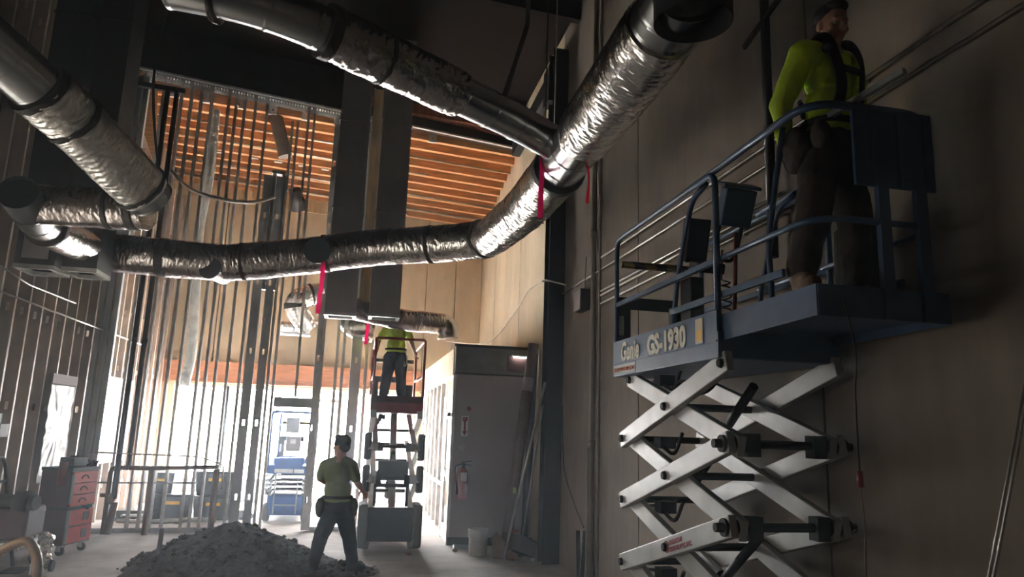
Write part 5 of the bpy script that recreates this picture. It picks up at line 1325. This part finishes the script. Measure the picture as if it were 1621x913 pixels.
tube(bm, resample(smooth_path([(-3.9, 14.3, .03), (-3.5, 14.1, .05), (-3.0, 14.2, .04), (-2.6, 14.0, .10), (-2.3, 14.3, .04)], 8), .03), .03, 8, disp=wrinkle(.02, 9)); tag(link('crumpled_plastic', bm, vinyl), 'crumpled pale plastic on the floor before the totes', 'plastic')
bm = nb(); b2(bm, (-4.0, 14.4, .01), (-3.35, 14.9, .07)); b2(bm, (-4.0, 14.4, .13), (-3.35, 14.9, .19)); b2(bm, (-3.98, 14.42, .07), (-3.9, 14.88, .13)); b2(bm, (-3.45, 14.42, .07), (-3.37, 14.88, .13)); tag(link('low_pallet', bm, totem), 'low dark pallet on the floor left of the totes', 'pallet')
bm = nb(); b2(bm, (-2.0, 14.9, 0), (-1.85, 15.1, .16)); ico(bm, (-1.78, 14.8, .07), .07); tag(link('floor_clutter', bm, galvd), 'small grey clutter on the floor right of the totes', 'clutter')
# outdoor low item seen right of doorway
bm = nb(); b2(bm, (-.28, YF - .6, 0), (.2, YF - .25, .18)); b2(bm, (-.26, YF - .58, .22), (.18, YF - .27, .26)); b2(bm, (-.2, YF - .5, .18), (.1, YF - .4, .22)); tag(link('flat_crate', bm, galvd), 'low grey crate on the floor by the street wall', 'crate')

# ------------------------------------------------------------------ light
world = bpy.data.worlds.new('daylight'); scene.world = world; world.use_nodes = True
bg = world.node_tree.nodes['Background']; bg.inputs['Color'].default_value = (.96, .98, 1, 1); bg.inputs['Strength'].default_value = 14.0
def portal(x0, x1, z0, z1):
    ld = bpy.data.lights.new('window_portal', 'AREA'); ld.shape = 'RECTANGLE'; ld.size = x1 - x0; ld.size_y = z1 - z0; ld.cycles.is_portal = True
    o = bpy.data.objects.new('window_portal', ld); COL.objects.link(o); o.location = ((x0 + x1) / 2, YF + .26, (z0 + z1) / 2); o.rotation_euler = (math.radians(90), 0, math.radians(180) * 0)
    o.rotation_euler = (math.radians(-90), 0, 0)
portal(gl0, gl1, .0, 2.6)
ld = bpy.data.lights.new('side_portal', 'AREA'); ld.shape = 'RECTANGLE'; ld.size = SO1 - SO0; ld.size_y = SOZ; ld.cycles.is_portal = True
o = bpy.data.objects.new('side_portal', ld); COL.objects.link(o); o.location = (XL - .28, (SO0 + SO1) / 2, SOZ / 2); o.rotation_euler = (math.radians(90), 0, math.radians(90)); o.rotation_euler = V((1, 0, 0)).to_track_quat('-Z', 'Y').to_euler()
bm = nb(); b2(bm, (XL - .2, SO0, 0), (XL - .19, SO1, SOZ)); w = struct('window_6', bm, tinted, 'unseen tinted pane added low in the left wall for side light')  # added fill window out of view, lights the ducts and lift arms
bm = nb(); b2(bm, (XL - .15, YB - .1, -.1), (XR + .3, YF + .18, 9.7)); hz = link('haze', bm, MATS['wood'] if 'wood' in MATS else dirt); hz['kind'] = 'stuff'; hz['label'] = 'thin dusty haze filling the room, also imitating window glare'; hz['category'] = 'haze'
hm = bpy.data.materials.new('haze'); hm.use_nodes = True; hn = hm.node_tree; hn.nodes.remove(hn.nodes['Principled BSDF'])
vs = hn.nodes.new('ShaderNodeVolumeScatter'); vs.inputs['Density'].default_value = .0125; vs.inputs['Anisotropy'].default_value = .5; vs.inputs['Color'].default_value = (.80, .90, 1, 1)  # scatter also stands in for the milky glare around the windows
hn.links.new(vs.outputs[0], hn.nodes['Material Output'].inputs['Volume']); hz.data.materials.clear(); hz.data.materials.append(hm)
sd = bpy.data.lights.new('sun', 'SUN'); sd.energy = 9; sd.angle = .02; sd.color = (1, .93, .82)
so = bpy.data.objects.new('sun', sd); COL.objects.link(so); so.rotation_euler = V((.25, -.62, -.75)).to_track_quat('-Z', 'Y').to_euler()

scene.view_settings.view_transform = 'Standard'; scene.view_settings.look = 'None'; scene.view_settings.gamma = 1.0; scene.view_settings.use_curve_mapping = False
scene.view_settings.exposure = 2.75
cy_ = scene.cycles
cy_.max_bounces = 8; cy_.diffuse_bounces = 5; cy_.glossy_bounces = 4; cy_.transparent_max_bounces = 12; cy_.sample_clamp_indirect = 8
cy_.use_denoising = True
try: cy_.denoiser = 'OPENIMAGEDENOISE'
except Exception: pass
cy_.caustics_reflective = False; cy_.caustics_refractive = False
